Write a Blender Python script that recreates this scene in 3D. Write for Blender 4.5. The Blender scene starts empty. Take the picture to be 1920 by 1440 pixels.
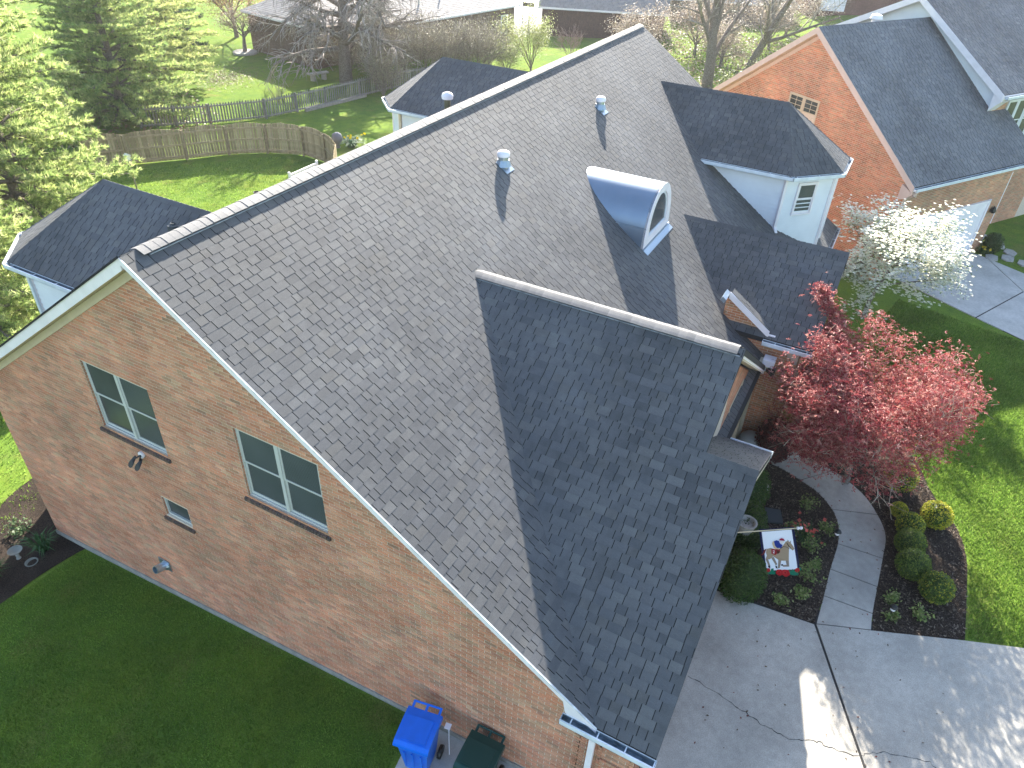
import bpy, math, random
import numpy as np
from mathutils import Vector, Matrix

# ------------------------------------------------------------------ camera, light, sky, exposure
S = bpy.context.scene
CAM = np.array([-5.6114, -8.9526, 13.4710])
FW = np.array([0.7204983, 0.3607979, -0.5922052])
RT = np.array([0.4723283, -0.8805966, 0.0381530])
UP = np.array([0.5077283, 0.3072045, 0.8048834])
FOC = 1376.85                      # focal length in units of a 1920 wide picture
cd = bpy.data.cameras.new('camera')
cam = bpy.data.objects.new('camera', cd)
bpy.context.collection.objects.link(cam)
cd.sensor_width = 36.0
cd.lens = FOC / 1920 * 36
cd.clip_start = 0.1
cd.clip_end = 2000
cam.matrix_world = Matrix(((RT[0], UP[0], -FW[0], CAM[0]), (RT[1], UP[1], -FW[1], CAM[1]), (RT[2], UP[2], -FW[2], CAM[2]), (0, 0, 0, 1)))
S.camera = cam

SUN_AZ, SUN_EL = 26.0, 27.2        # azimuth counted from +x towards +y
wd = bpy.data.worlds.new("World")
S.world = wd
wd.use_nodes = True
wn = wd.node_tree
sky = wn.nodes.new('ShaderNodeTexSky')
sky.sky_type = 'NISHITA'
sky.sun_disc = False
sky.sun_elevation = math.radians(SUN_EL)
sky.sun_rotation = math.radians(90 - SUN_AZ)
sky.air_density = 1.0
sky.dust_density = 1.0
sky.ozone_density = 1.0
bg = wn.nodes['Background']
bg.inputs['Strength'].default_value = 0.105
wn.links.new(sky.outputs[0], bg.inputs[0])
sd = bpy.data.lights.new('sun', 'SUN')
sd.energy = 5.0
sd.angle = math.radians(0.5)
sd.color = (1.0, 0.93, 0.82)
sun = bpy.data.objects.new('sun', sd)
bpy.context.collection.objects.link(sun)
_s = Vector((math.cos(math.radians(SUN_EL)) * math.cos(math.radians(SUN_AZ)), math.cos(math.radians(SUN_EL)) * math.sin(math.radians(SUN_AZ)), math.sin(math.radians(SUN_EL))))
sun.rotation_euler = (-_s).to_track_quat('-Z', 'Y').to_euler()
sun.location = (20, 10, 30)
S.view_settings.view_transform = 'Standard'
S.view_settings.look = 'None'
S.view_settings.gamma = 1
S.view_settings.use_curve_mapping = False
S.view_settings.exposure = 2.3

rng = np.random.default_rng(7)
random.seed(7)
COL = bpy.context.collection

# ------------------------------------------------------------------ helpers
def ground(x, y):
    x = np.asarray(x, float); y = np.asarray(y, float)
    z = np.interp(y, [-60, -8, 6.15, 20, 40], [.7, .7, -.55, -.95, -1.0])
    t = np.clip((x - 13) / 9, 0, 1); t = t * t * (3 - 2 * t)
    w = np.interp(y, [-8, 0], [1, 0])
    return z - .4 * t * w

def G(x, y):
    return float(ground(x, y))

class MB:
    """Collects geometry for ONE mesh object."""
    def __init__(s):
        s.V = []; s.nv = 0; s.L = []; s.T = []; s.C = []; s.M = []
    def add(s, V, F, col=(1, 1, 1), mat=0):
        V = np.asarray(V, float).reshape(-1, 3)
        b = s.nv; s.V.append(V); s.nv += len(V)
        for f in F:
            s.L.append(np.asarray(f, int) + b); s.T.append(np.array([len(f)]))
            s.C.append(np.asarray([col], float)); s.M.append(np.array([mat]))
    def adda(s, V, F, col, mat=0):
        """V (m,3), F (k,n) arrays, col (k,3) or (3,)"""
        V = np.asarray(V, float).reshape(-1, 3); F = np.asarray(F, int)
        if len(F) == 0: return
        s.L.append((F + s.nv).ravel()); s.T.append(np.full(len(F), F.shape[1]))
        c = np.asarray(col, float)
        if c.ndim == 1: c = np.tile(c, (len(F), 1))
        s.C.append(c); s.M.append(np.full(len(F), mat))
        s.V.append(V); s.nv += len(V)
    def boxes(s, P, col, mat=0, skip_back=False):
        """P (n,8,3): 0-3 back face, 4-7 front face (same winding)"""
        P = np.asarray(P, float); n = len(P)
        if n == 0: return
        fs = [[4, 5, 6, 7], [0, 1, 5, 4], [1, 2, 6, 5], [2, 3, 7, 6], [3, 0, 4, 7]]
        if not skip_back: fs.append([3, 2, 1, 0])
        F = (np.arange(n)[:, None, None] * 8 + np.array(fs)[None]).reshape(-1, 4)
        c = np.asarray(col, float)
        if c.ndim == 2: c = np.repeat(c, len(fs), axis=0)
        s.adda(P.reshape(-1, 3), F, c, mat)
    def box(s, x0, x1, y0, y1, z0, z1, col=(1, 1, 1), mat=0):
        s.boxes([[[x0, y0, z0], [x1, y0, z0], [x1, y1, z0], [x0, y1, z0], [x0, y0, z1], [x1, y0, z1], [x1, y1, z1], [x0, y1, z1]]], col, mat)
    def obox(s, O, U, V, W, col=(1, 1, 1), mat=0):
        """box from corner O with edge vectors U,V,W"""
        O, U, V, W = [np.asarray(a, float) for a in (O, U, V, W)]
        s.boxes([[O, O + U, O + U + V, O + V, O + W, O + U + W, O + U + V + W, O + V + W]], col, mat)
    def bar(s, a, b, w, h, up=(0, 0, 1), col=(1, 1, 1), mat=0):
        """bar of width w, height h centred on the line a-b"""
        a = np.asarray(a, float); b = np.asarray(b, float); d = b - a
        up = np.asarray(up, float)
        sx = np.cross(d, up); sx /= np.linalg.norm(sx) + 1e-12
        u2 = np.cross(sx, d); u2 /= np.linalg.norm(u2) + 1e-12
        s.obox(a - sx * w / 2 - u2 * h / 2, sx * w, u2 * h, d, col, mat)
    def prism(s, P, off, col=(1, 1, 1), mat=0, side_mat=None):
        """polygon P extruded by vector off"""
        P = np.asarray(P, float); n = len(P); off = np.asarray(off, float)
        V = np.concatenate([P, P + off])
        s.add(V, [list(range(n))[::-1], list(range(n, 2 * n))], col, mat)
        s.add(V, [[i, (i + 1) % n, n + (i + 1) % n, n + i] for i in range(n)], col, mat if side_mat is None else side_mat)
    def tubes(s, p0, p1, r0, r1, k=5, col=(1, 1, 1), mat=0, caps=False):
        p0 = np.asarray(p0, float).reshape(-1, 3); p1 = np.asarray(p1, float).reshape(-1, 3)
        n = len(p0)
        if n == 0: return
        r0 = np.broadcast_to(np.asarray(r0, float), (n,)); r1 = np.broadcast_to(np.asarray(r1, float), (n,))
        d = p1 - p0; d = d / (np.linalg.norm(d, axis=1, keepdims=True) + 1e-12)
        a = np.where(np.abs(d[:, 2:3]) > .9, np.array([[1., 0, 0]]), np.array([[0, 0, 1.]]))
        x = np.cross(a, d); x /= np.linalg.norm(x, axis=1, keepdims=True) + 1e-12
        y = np.cross(d, x)
        th = np.arange(k) * 2 * np.pi / k
        ring = x[:, None] * np.cos(th)[None, :, None] + y[:, None] * np.sin(th)[None, :, None]
        V = np.concatenate([p0[:, None] + ring * r0[:, None, None], p1[:, None] + ring * r1[:, None, None]], 1)
        F = [[i, (i + 1) % k, k + (i + 1) % k, k + i] for i in range(k)]
        c = np.asarray(col, float)
        if c.ndim == 2: c = np.repeat(c, k, axis=0)
        F = (np.arange(n)[:, None, None] * 2 * k + np.array(F)[None]).reshape(-1, 4)
        base = s.nv
        s.adda(V.reshape(-1, 3), F, c, mat)
        if caps:
            cc = np.asarray(col, float)
            for i in range(n):
                for f in (range(k - 1, -1, -1), range(k, 2 * k)):
                    s.L.append(np.array([base + i * 2 * k + q for q in f])); s.T.append(np.array([k]))
                    s.C.append(np.asarray([cc if cc.ndim == 1 else cc[i]])); s.M.append(np.array([mat]))
    def lathe(s, prof, c, k=16, col=(1, 1, 1), mat=0, axis=None):
        """profile [(r,h)...] turned about z (or axis frame) through c"""
        c = np.asarray(c, float)
        X, Y, Z = (np.eye(3) if axis is None else axis)
        th = np.arange(k) * 2 * np.pi / k
        V = [c + (X * math.cos(t) + Y * math.sin(t)) * r + Z * h for r, h in prof for t in th]
        F = [[j * k + i, j * k + (i + 1) % k, (j + 1) * k + (i + 1) % k, (j + 1) * k + i] for j in range(len(prof) - 1) for i in range(k)]
        s.add(V, F, col, mat)
        s.add([V[i] for i in range(k)][::-1], [list(range(k))], col, mat)
        s.add(V[-k:], [list(range(k))], col, mat)
    def mesh(s, name, mats, smooth=False):
        me = bpy.data.meshes.new(name)
        V = np.concatenate(s.V) if s.V else np.zeros((0, 3))
        L = np.concatenate(s.L); T = np.concatenate(s.T); C = np.concatenate(s.C); M = np.concatenate(s.M)
        me.vertices.add(len(V)); me.vertices.foreach_set('co', V.astype(np.float32).ravel())
        me.loops.add(len(L)); me.loops.foreach_set('vertex_index', L.astype(np.int32))
        me.polygons.add(len(T))
        st = np.concatenate([[0], np.cumsum(T)[:-1]])
        me.polygons.foreach_set('loop_start', st.astype(np.int32))
        me.polygons.foreach_set('loop_total', T.astype(np.int32))
        for m in (mats if isinstance(mats, (list, tuple)) else [mats]): me.materials.append(m)
        me.polygons.foreach_set('material_index', M.astype(np.int32))
        me.polygons.foreach_set('use_smooth', np.full(len(T), bool(smooth)))
        at = me.attributes.new('Col', 'FLOAT_COLOR', 'FACE')
        at.data.foreach_set('color', np.concatenate([C, np.ones((len(C), 1))], 1).astype(np.float32).ravel())
        me.update(calc_edges=True)
        return me

def link(name, me, parent=None, kind=None, label=None):
    o = bpy.data.objects.new(name, me); COL.objects.link(o)
    if parent is not None:
        o.parent = parent
        if parent.type == 'EMPTY': o.matrix_parent_inverse = Matrix.Translation(-parent.location)
    if kind: o['kind'] = kind
    if label: o['label'] = label
    return o

def part(name, mb, mats, parent, kind=None, label=None, smooth=False):
    return link(name, mb.mesh(name, mats, smooth), parent, kind, label)

def thing(name, label, cat, loc, group=None):
    o = bpy.data.objects.new(name, None); COL.objects.link(o)
    o.empty_display_size = .2
    o.location = loc; o['label'] = label; o['category'] = cat
    if group: o['group'] = group
    return o

def tag(o, label, cat, group=None):
    o['label'] = label; o['category'] = cat
    if group: o['group'] = group
    return o

def structure(name, mb, mats, kind='structure', smooth=False):
    o = link(name, mb.mesh(name, mats, smooth)); o['kind'] = kind
    return o

# ------------------------------------------------------------------ materials
def mat(name, base=(.5, .5, .5), rough=.7, spec=.4, metal=0., attr=False, noise=None, bump=None, mult=None, trans=0., obj=True, rampn=None, coords='Object'):
    """base colour (or the mesh's Col attribute) varied by noise; bump = (scale, strength)"""
    m = bpy.data.materials.new(name); m.use_nodes = True
    nt = m.node_tree; N = nt.nodes; Lk = nt.links
    b = N['Principled BSDF']
    b.inputs['Roughness'].default_value = rough
    b.inputs['Specular IOR Level'].default_value = spec
    b.inputs['Metallic'].default_value = metal
    tc = N.new('ShaderNodeTexCoord'); co = tc.outputs[coords]
    if attr:
        a = N.new('ShaderNodeAttribute'); a.attribute_name = 'Col'; src = a.outputs['Color']
    else:
        r = N.new('ShaderNodeRGB'); r.outputs[0].default_value = (*base, 1); src = r.outputs[0]
    for nz in (noise or []):      # (scale, detail, lo, hi) multiplies; optional colour
        t = N.new('ShaderNodeTexNoise'); t.inputs['Scale'].default_value = nz[0]; t.inputs['Detail'].default_value = nz[1]
        Lk.new(co, t.inputs['Vector'])
        mr = N.new('ShaderNodeMapRange'); mr.inputs['From Min'].default_value = .3; mr.inputs['From Max'].default_value = .7
        if len(nz) > 4:
            Lk.new(t.outputs['Fac'], mr.inputs['Value'])
            mr.inputs['To Min'].default_value = nz[2]; mr.inputs['To Max'].default_value = nz[3]
            mx = N.new('ShaderNodeMix'); mx.data_type = 'RGBA'
            Lk.new(mr.outputs[0], mx.inputs[0]); Lk.new(src, mx.inputs[6]); mx.inputs[7].default_value = (*nz[4], 1)
            src = mx.outputs[2]
        else:
            mr.inputs['To Min'].default_value = nz[2]; mr.inputs['To Max'].default_value = nz[3]
            Lk.new(t.outputs['Fac'], mr.inputs['Value'])
            mx = N.new('ShaderNodeMix'); mx.data_type = 'RGBA'; mx.blend_type = 'MULTIPLY'; mx.inputs[0].default_value = 1
            Lk.new(src, mx.inputs[6])
            cb = N.new('ShaderNodeCombineColor')
            for i in range(3): Lk.new(mr.outputs[0], cb.inputs[i])
            Lk.new(cb.outputs[0], mx.inputs[7]); src = mx.outputs[2]
    Lk.new(src, b.inputs['Base Color'])
    if bump:
        t = N.new('ShaderNodeTexNoise'); t.inputs['Scale'].default_value = bump[0]; t.inputs['Detail'].default_value = 4
        Lk.new(co, t.inputs['Vector'])
        bp = N.new('ShaderNodeBump'); bp.inputs['Strength'].default_value = bump[1]; bp.inputs['Distance'].default_value = bump[2] if len(bump) > 2 else .02
        Lk.new(t.outputs['Fac'], bp.inputs['Height']); Lk.new(bp.outputs[0], b.inputs['Normal'])
    if trans:
        tr = N.new('ShaderNodeBsdfTranslucent'); Lk.new(src, tr.inputs['Color'])
        ms = N.new('ShaderNodeMixShader'); ms.inputs[0].default_value = trans
        Lk.new(b.outputs[0], ms.inputs[1]); Lk.new(tr.outputs[0], ms.inputs[2])
        Lk.new(ms.outputs[0], N['Material Output'].inputs['Surface'])
    return m

M_shingle = mat('asphalt shingle', attr=True, rough=.75, spec=.3, noise=[(260, 2, .68, 1.35), (.5, 4, .72, 1.15), (6, 4, .88, 1.1)], bump=(500, .25, .004))
M_deck = mat('roof felt', (.02, .02, .021), .9)
M_brick = mat('brick', attr=True, rough=.85, spec=.2, noise=[(60, 3, .8, 1.2), (.7, 4, .74, 1.12), (3, 3, .9, 1.08)])
M_mortar = mat('mortar', (.64, .53, .42), .95, .1, noise=[(30, 3, .8, 1.1)])
M_white = mat('white painted trim', (.82, .76, .77), .45, .4, noise=[(3, 3, .9, 1.02)])
M_tan = mat('tan painted soffit', (.55, .46, .33), .6, .3, noise=[(4, 3, .9, 1.03)])
M_pinktrim = mat('pinkish beige trim', (.62, .47, .4), .6, .3, noise=[(4, 3, .92, 1.03)])
M_siding = mat('white siding', (.72, .74, .76), .55, .3, noise=[(2, 3, .93, 1.02)])
M_gutter = mat('gutter metal', (.66, .7, .74), .4, .5, noise=[(5, 3, .85, 1.05)])
M_gutin = mat('gutter inside', (.12, .16, .19), .3, .5, noise=[(9, 4, .5, 1.5)])
M_glass = mat('window glass', (.06, .066, .068), .15, .28, noise=[(1.2, 2, .7, 1.4)])
M_blind = mat('window blind', (.085, .105, .105), .5, .3)
M_conc = mat('concrete', (.42, .39, .335), .9, .2, noise=[(120, 2, .72, 1.25), (.9, 5, .78, 1.12), (7, 5, .9, 1.06)], bump=(130, .35, .008))
M_conc2 = mat('pale concrete', (.5, .48, .44), .9, .2, noise=[(1.2, 5, .78, 1.1), (9, 4, .9, 1.06), (90, 2, .85, 1.12)])
M_found = mat('foundation concrete', (.3, .28, .25), .95, .1, noise=[(6, 4, .8, 1.15)])
M_joint = mat('joint filler', (.03, .03, .03), .9)
M_mulch = mat('dark mulch', (.035, .026, .02), .95, .1, noise=[(45, 5, .3, 2.2), (2, 3, .7, 1.3)], bump=(60, 1.0, .05))
M_grass = mat('lawn', (.1, .175, .028), 1.0, .03, noise=[(.35, 4, .1, .85, (.18, .235, .03)), (2.2, 5, .0, .6, (.065, .13, .026)), (.9, 5, -.8, .5, (.18, .17, .05)), (38, 4, .62, 1.35)], bump=(55, .5, .03))
M_blade = mat('grass blade', attr=True, rough=.9, spec=.08, trans=.5)
M_leaf = mat('leaf', attr=True, rough=.55, spec=.3, trans=.35)
M_petal = mat('petal', attr=True, rough=.7, spec=.2, trans=.25)
M_needle = mat('pine needles', attr=True, rough=.6, spec=.25, trans=.5)
M_bark = mat('bark', (.19, .16, .135), .95, .1, noise=[(14, 5, .6, 1.4)], bump=(22, .8, .04))
M_twig = mat('twig bark', attr=True, rough=.9, spec=.15, noise=[(8, 3, .75, 1.25)])
M_wood = mat('weathered fence wood', attr=True, rough=.9, spec=.1, noise=[(7, 4, .75, 1.2)])
M_blue = mat('blue plastic', (.004, .15, .72), .35, .5, noise=[(5, 3, .9, 1.05)])
M_green = mat('dark green plastic', (.006, .045, .035), .45, .4)
M_black = mat('black metal', (.012, .013, .012), .4, .4)
M_galv = mat('galvanised metal', (.45, .52, .58), .35, .5, .85, noise=[(9, 3, .8, 1.1)])
M_zinc = mat('white sheet metal dormer', (.22, .27, .33), .3, .5, .6, noise=[(2.5, 3, .94, 1.04)])
M_winframe = mat('grey beige window frame', (.5, .5, .47), .5, .4, noise=[(4, 3, .93, 1.02)])
M_stone = mat('pale stone', (.4, .38, .34), .9, .2, noise=[(10, 4, .75, 1.1)])
M_slate = mat('slate', (.05, .06, .065), .6, .3)
M_cloth = mat('banner cloth', attr=True, rough=.8, spec=.1, trans=.2)
M_pole = mat('wood pole', (.55, .45, .3), .6, .3)
M_road = mat('street', (.4, .4, .41), .9, .2, noise=[(.5, 4, .9, 1.06)])
M_cream = mat('glazed pot', (.3, .32, .3), .3, .5)
M_brickfar = mat('far brick', attr=True, rough=.9, spec=.1, noise=[(9, 4, .7, 1.25), (1, 3, .85, 1.1)])
M_lead = mat('lead flashing', (.3, .36, .42), .4, .5, .6)

# ------------------------------------------------------------------ polygon clipping in 2D
def clip_poly(P, Q):
    """Sutherland-Hodgman: clip convex polygon P by convex CCW polygon Q"""
    out = list(P)
    for i in range(len(Q)):
        a, b = Q[i], Q[(i + 1) % len(Q)]
        inp = out; out = []
        if not inp: return []
        def side(p): return (b[0] - a[0]) * (p[1] - a[1]) - (b[1] - a[1]) * (p[0] - a[0])
        for j in range(len(inp)):
            p, q = inp[j], inp[(j + 1) % len(inp)]
            sp, sq = side(p), side(q)
            if sp >= -1e-9: out.append(p)
            if (sp > 1e-9 and sq < -1e-9) or (sp < -1e-9 and sq > 1e-9):
                t = sp / (sp - sq); out.append((p[0] + t * (q[0] - p[0]), p[1] + t * (q[1] - p[1])))
    return out

def ccw(P):
    a = sum(P[i][0] * P[(i + 1) % len(P)][1] - P[(i + 1) % len(P)][0] * P[i][1] for i in range(len(P)))
    return P if a > 0 else P[::-1]

EXPO = .143
TONES = np.array([(.118, .119, .124), (.128, .128, .131), (.14, .139, .14), (.15, .148, .147), (.172, .168, .163), (.15, .144, .136), (.134, .136, .143), (.1, .102, .107)]) * .72
TONES = TONES.mean(0) + (TONES - TONES.mean(0)) * .7
TPROB = np.array([.14, .2, .2, .16, .08, .08, .09, .05])
WID = [.13, .165, .2, .235, .28]

def shingles(O, U, V, poly, seed, expo=EXPO, keep=None, tone_mul=1.0, wmul=1.0):
    """laminated shingles in courses on the plane O + u U + v V. Returns list of pieces
       (poly2d, u0,u1,v0,v1, width index or -1 when clipped, tone index, thick)"""
    r = random.Random(seed)
    poly = ccw([tuple(p) for p in poly])
    us = [p[0] for p in poly]; vs = [p[1] for p in poly]
    out = []
    k = int(math.floor(min(vs) / expo))
    while k * expo < max(vs):
        v0, v1 = k * expo, (k + 1) * expo
        band = clip_poly(poly, [(-1e3, v0), (1e3, v0), (1e3, v1), (-1e3, v1)])
        if len(band) >= 3:
            ua = min(p[0] for p in band); ub = max(p[0] for p in band)
            u = ua - r.random() * .25
            thick = r.random() < .5
            while u < ub:
                wi = r.choices(range(5), (1, 2, 3, 2, 1.3))[0]
                w = WID[wi] * wmul
                gap = .013
                rect = [(u + gap / 2, v0), (u + w - gap / 2, v0), (u + w - gap / 2, v1), (u + gap / 2, v1)]
                thick = not thick if r.random() < .75 else thick
                tone = int(r.choices(range(8), TPROB)[0])
                if keep is None or keep(u + w / 2, (v0 + v1) / 2):
                    c = clip_poly(rect, poly)
                    if len(c) >= 3:
                        full = len(c) == 4 and all(abs(c[i][0] - rect[i][0]) < 1e-6 and abs(c[i][1] - rect[i][1]) < 1e-6 for i in range(4))
                        ar = abs(sum(c[i][0] * c[(i + 1) % len(c)][1] - c[(i + 1) % len(c)][0] * c[i][1] for i in range(len(c)))) / 2
                        if ar > 2e-4:
                            out.append((c, u, w, v0, v1, wi if full else -1, tone, (.0068 if thick else .0052)))
                u += w
        k += 1
    return out

def shingle_mb(mb, O, U, V, pieces, mulc=1.0):
    O, U, V = [np.asarray(a, float) for a in (O, U, V)]
    N = np.cross(U, V)
    if N[2] < 0: N = -N
    for c, u, w, v0, v1, wi, tone, t in pieces:
        col = TONES[tone] * mulc
        bot = []; top = []
        for p in c:
            f = (v1 - p[1]) / (v1 - v0)
            h = t * (.6 + .4 * f)
            b = O + U * p[0] + V * p[1]
            bot.append(b); top.append(b + N * h)
        n = len(c)
        F = [list(range(n, 2 * n))] + [[i, (i + 1) % n, n + (i + 1) % n, n + i] for i in range(n)]
        mb.add(np.array(bot + top), F[:1], col, 0)
        mb.add(np.array(bot + top), F[1:], (.018, .018, .019), 0)

ALLPIECES = []      # full-size shingles of our house that may become single parts: (screen size, roof object, O,U,V, piece)

def roof_deck(mb, P, th=.12):
    """solid under the shingles: polygon P pushed straight down"""
    P = np.asarray(P, float)
    mb.prism(P - np.array([0, 0, th]), (0, 0, th - .002))

def screen(p):
    d = np.asarray(p) - CAM; z = d @ FW
    return 960 + FOC * (d @ RT) / z, 720 - FOC * (d @ UP) / z, z

# ------------------------------------------------------------------ brick walls
BPAL = np.array([(.55, .245, .145), (.52, .255, .155), (.58, .285, .175), (.48, .26, .16), (.48, .285, .175), (.55, .23, .135), (.5, .235, .155), (.4, .23, .15)])
BPROB = np.array([.2, .2, .15, .12, .07, .12, .1, .04])
BC, BL_, BJ = .0677, .2135, .0125

def brick_rows(spans, z0, z1, seed, phase=0.):
    """spans(zmid) -> list of (u0,u1). Returns arrays u0,u1,z0,z1,colour index,full flag"""
    r = np.random.default_rng(seed)
    out = []
    k = 0; z = z0
    while z + BC * .5 < z1:
        za, zb = z, z + BC - BJ
        for a, b in spans((za + zb) / 2, za, zb):
            if b - a < .03: continue
            s0 = math.floor((a - phase) / BL_) * BL_ + phase + (BL_ / 2 if k % 2 else 0) - BL_
            st = np.arange(s0, b, BL_)
            u0 = np.maximum(st, a); u1 = np.minimum(st + BL_ - BJ, b)
            ok = u1 - u0 > .02
            for x0, x1 in zip(u0[ok], u1[ok]):
                out.append((x0, x1, za, zb, r.choice(8, p=BPROB), (x1 - x0) > BL_ - BJ - 1e-4))
        z += BC; k += 1
    return out

def bricks_mb(mb, rows, O, U, N, depth=.005, tint=(1, 1, 1), seed=1):
    """brick boxes standing proud of the mortar plane by depth along outward N"""
    if not rows: return
    r = np.random.default_rng(seed)
    O, U, N = [np.asarray(a, float) for a in (O, U, N)]
    A = np.array([(q[0], q[1], q[2], q[3]) for q in rows]); ci = np.array([q[4] for q in rows])
    Z = np.array([0, 0, 1.])
    def pt(u, z, d): return O + u[:, None] * U + z[:, None] * Z + np.asarray(d)[..., None] * N
    dd = depth + r.uniform(-.0012, .0012, len(A)); z0 = np.zeros(len(A))
    q = [(0, 2), (1, 2), (1, 3), (0, 3)]
    P = np.stack([pt(A[:, a], A[:, b], z0) for a, b in q] + [pt(A[:, a], A[:, b], dd) for a, b in q], 1)
    col = BPAL[ci] * np.asarray(tint) * r.uniform(.85, 1.15, (len(A), 1))
    mb.boxes(P, col, 0, skip_back=True)

# ------------------------------------------------------------------ constants of our house
ZR, MS = 8.6847, .6848           # ridge height, pitch of the main roof
L = 20.8
MX = .664                        # pitch of the cross gables
CA = (5.26, -2.63, 6.882)        # where the garage cross ridge meets the main slope
WX = .235                        # plane of the near gable wall
def zmain(y): return ZR - MS * abs(y)

house = thing('brick_house', 'red brick house in the foreground with dark grey shingle roofs and a white arched dormer', 'house', (10, -2, 0))

# ---- roofs : deck meshes are parts, shingles are their sub-parts
def make_roof(decks, label=None):
    mb = MB()
    for P in decks: roof_deck(mb, P)
    return part('roof', mb, M_deck, house, label=label)

sl = math.hypot(1, MS)
slx = math.hypot(1, MX)
def add_shingles(roof, O, U, V, poly, seed, keep=None, name='shingle_field'):
    O, U, V = [np.asarray(a, float) for a in (O, U, V)]
    U = U / np.linalg.norm(U); V = V / np.linalg.norm(V)
    N = np.cross(U, V); N = N if N[2] > 0 else -N
    Oo = O + N * .003
    ps = shingles(Oo, U, V, poly, seed, keep=keep)
    ALLPIECES.append((roof, Oo, U, V, ps))

def uv(O, U, V, P):
    O, U, V = [np.asarray(a, float) for a in (O, U, V)]
    U = U / np.linalg.norm(U); V = V / np.linalg.norm(V)
    d = np.asarray(P, float) - O
    return (float(d @ U), float(d @ V))

# main roof
zf = zmain(8.03); zb = zmain(6.5)
roof_main = make_roof([
    [(0, -7.75, zmain(7.75)), (L, -7.75, zmain(7.75)), (L, 0, ZR), (0, 0, ZR)],
    [(10.6, -8.03, zf), (L, -8.03, zf), (L, -7.751, zmain(7.751)), (10.6, -7.751, zmain(7.751))],
    [(0, 0, ZR), (L, 0, ZR), (L, 6.5, zb), (0, 6.5, zb)]], 'main roof of grey shingles from the ridge down both long slopes')
O = (0, -8.03, zf); U = (1, 0, 0); V = (0, 1, MS)
add_shingles(roof_main, O, U, V, [uv(O, U, V, p) for p in ((0, -8.03, zf), (L, -8.03, zf), (L, 0, ZR), (0, 0, ZR))], 11,
             keep=lambda u, v: not (u < 10.7 and v < .3 * sl))
O = (0, 6.5, zb); V = (0, -1, MS)
add_shingles(roof_main, O, U, V, [uv(O, U, V, p) for p in ((0, 6.5, zb), (L, 6.5, zb), (L, 0, ZR), (0, 0, ZR))], 12)

# garage cross gable, left slope (towards -x), with the lower bump-out at its front
ze = CA[2] - MX * CA[0]          # 3.39
zl = ze + MX * 3.66
yg, yl = -7.8, -8.64
zc = CA[2]
xr2 = 10.52
roof_cross = make_roof([
    [(0, -7.73, ze), (0, yg, ze), (CA[0], yg, zc), (CA[0], CA[1], zc)],
    [(0, yg, ze), (0, yl, ze), (3.66, yl, zl), (3.66, yg, zl)],
    [(CA[0], CA[1], zc), (CA[0], yg, zc), (xr2, yg, ze), (xr2, -7.73, ze)],
    [(3.66, yg + .35, zl), (3.66, yl, zl), (7.32, yl, ze), (7.32, yg + .35, ze)]], 'cross gable roof over the garage in deep shade')
O = (0, yl, ze); U = (0, 1, 0); V = (1, 0, MX)
q = lambda P: uv(O, U, V, P)
vsplit = 3.66 * slx
add_shingles(roof_cross, O, U, V, [q((0, yl, ze)), q((0, -7.73, ze)), q((3.66, -4.18, zl)), q((3.66, yl, zl))], 21)
add_shingles(roof_cross, O, U, V, [q((3.66, yg, zl)), q((3.66, -4.18, zl)), q((CA[0], CA[1], zc)), q((CA[0], yg, zc))], 22)
O2 = (xr2, yl, ze); V2 = (-1, 0, MX)
q2 = lambda P: uv(O2, U, V2, P)
add_shingles(roof_cross, O2, U, V2, [q2((xr2, yg, ze)), q2((xr2, -7.73, ze)), q2((CA[0], CA[1], zc)), q2((CA[0], yg, zc))], 23)
O3 = (7.32, yl, ze)
q3 = lambda P: uv(O3, U, V2, P)
add_shingles(roof_cross, O3, U, V2, [q3((7.32, yl, ze)), q3((7.32, yg + .35, ze)), q3((3.66, yg + .35, zl)), q3((3.66, yl, zl))], 24)

# entry cross gable on the right
EX, EZ, EY = 13.13, 5.61, -8.76
EE = 4.02; ex0 = EX - (EZ - EE) / MX; ex1 = EX + (EZ - EE) / MX
ey = -(ZR - EZ) / MS; ey0 = -(ZR - EE) / MS
roof_entry = make_roof([
    [(ex0, ey0, EE), (ex0, EY, EE), (EX, EY, EZ), (EX, ey, EZ)],
    [(EX, ey, EZ), (EX, EY, EZ), (ex1, EY, EE), (ex1, ey0, EE)]], 'small cross gable roof over the entry')
O = (ex0, EY, EE); V = (1, 0, MX)
add_shingles(roof_entry, O, U, V, [uv(O, U, V, p) for p in ((ex0, ey0, EE), (ex0, EY, EE), (EX, EY, EZ), (EX, ey, EZ))], 31)
O = (ex1, EY, EE); V = (-1, 0, MX)
add_shingles(roof_entry, O, U, V, [uv(O, U, V, p) for p in ((ex1, ey0, EE), (ex1, EY, EE), (EX, EY, EZ), (EX, ey, EZ))], 32)
# raised strip of roof beside the entry wall
rs = .74
roof_strip = make_roof([[(10.8, -6.55, zmain(6.55) + rs), (10.8, -7.62, zmain(7.62) + rs), (11.06, -7.62, zmain(7.62) + rs), (11.06, -6.55, zmain(6.55) + rs)]], 'short raised strip of roof above the entry wall')
O = (10.8, -7.62, zmain(7.62) + rs); U1 = (1, 0, 0); V = (0, 1, MS)
add_shingles(roof_strip, O, U1, V, [uv(O, U1, V, p) for p in ((10.8, -7.62, zmain(7.62) + rs), (11.06, -7.62, zmain(7.62) + rs), (11.06, -6.55, zmain(6.55) + rs), (10.8, -6.55, zmain(6.55) + rs))], 33)

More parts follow.
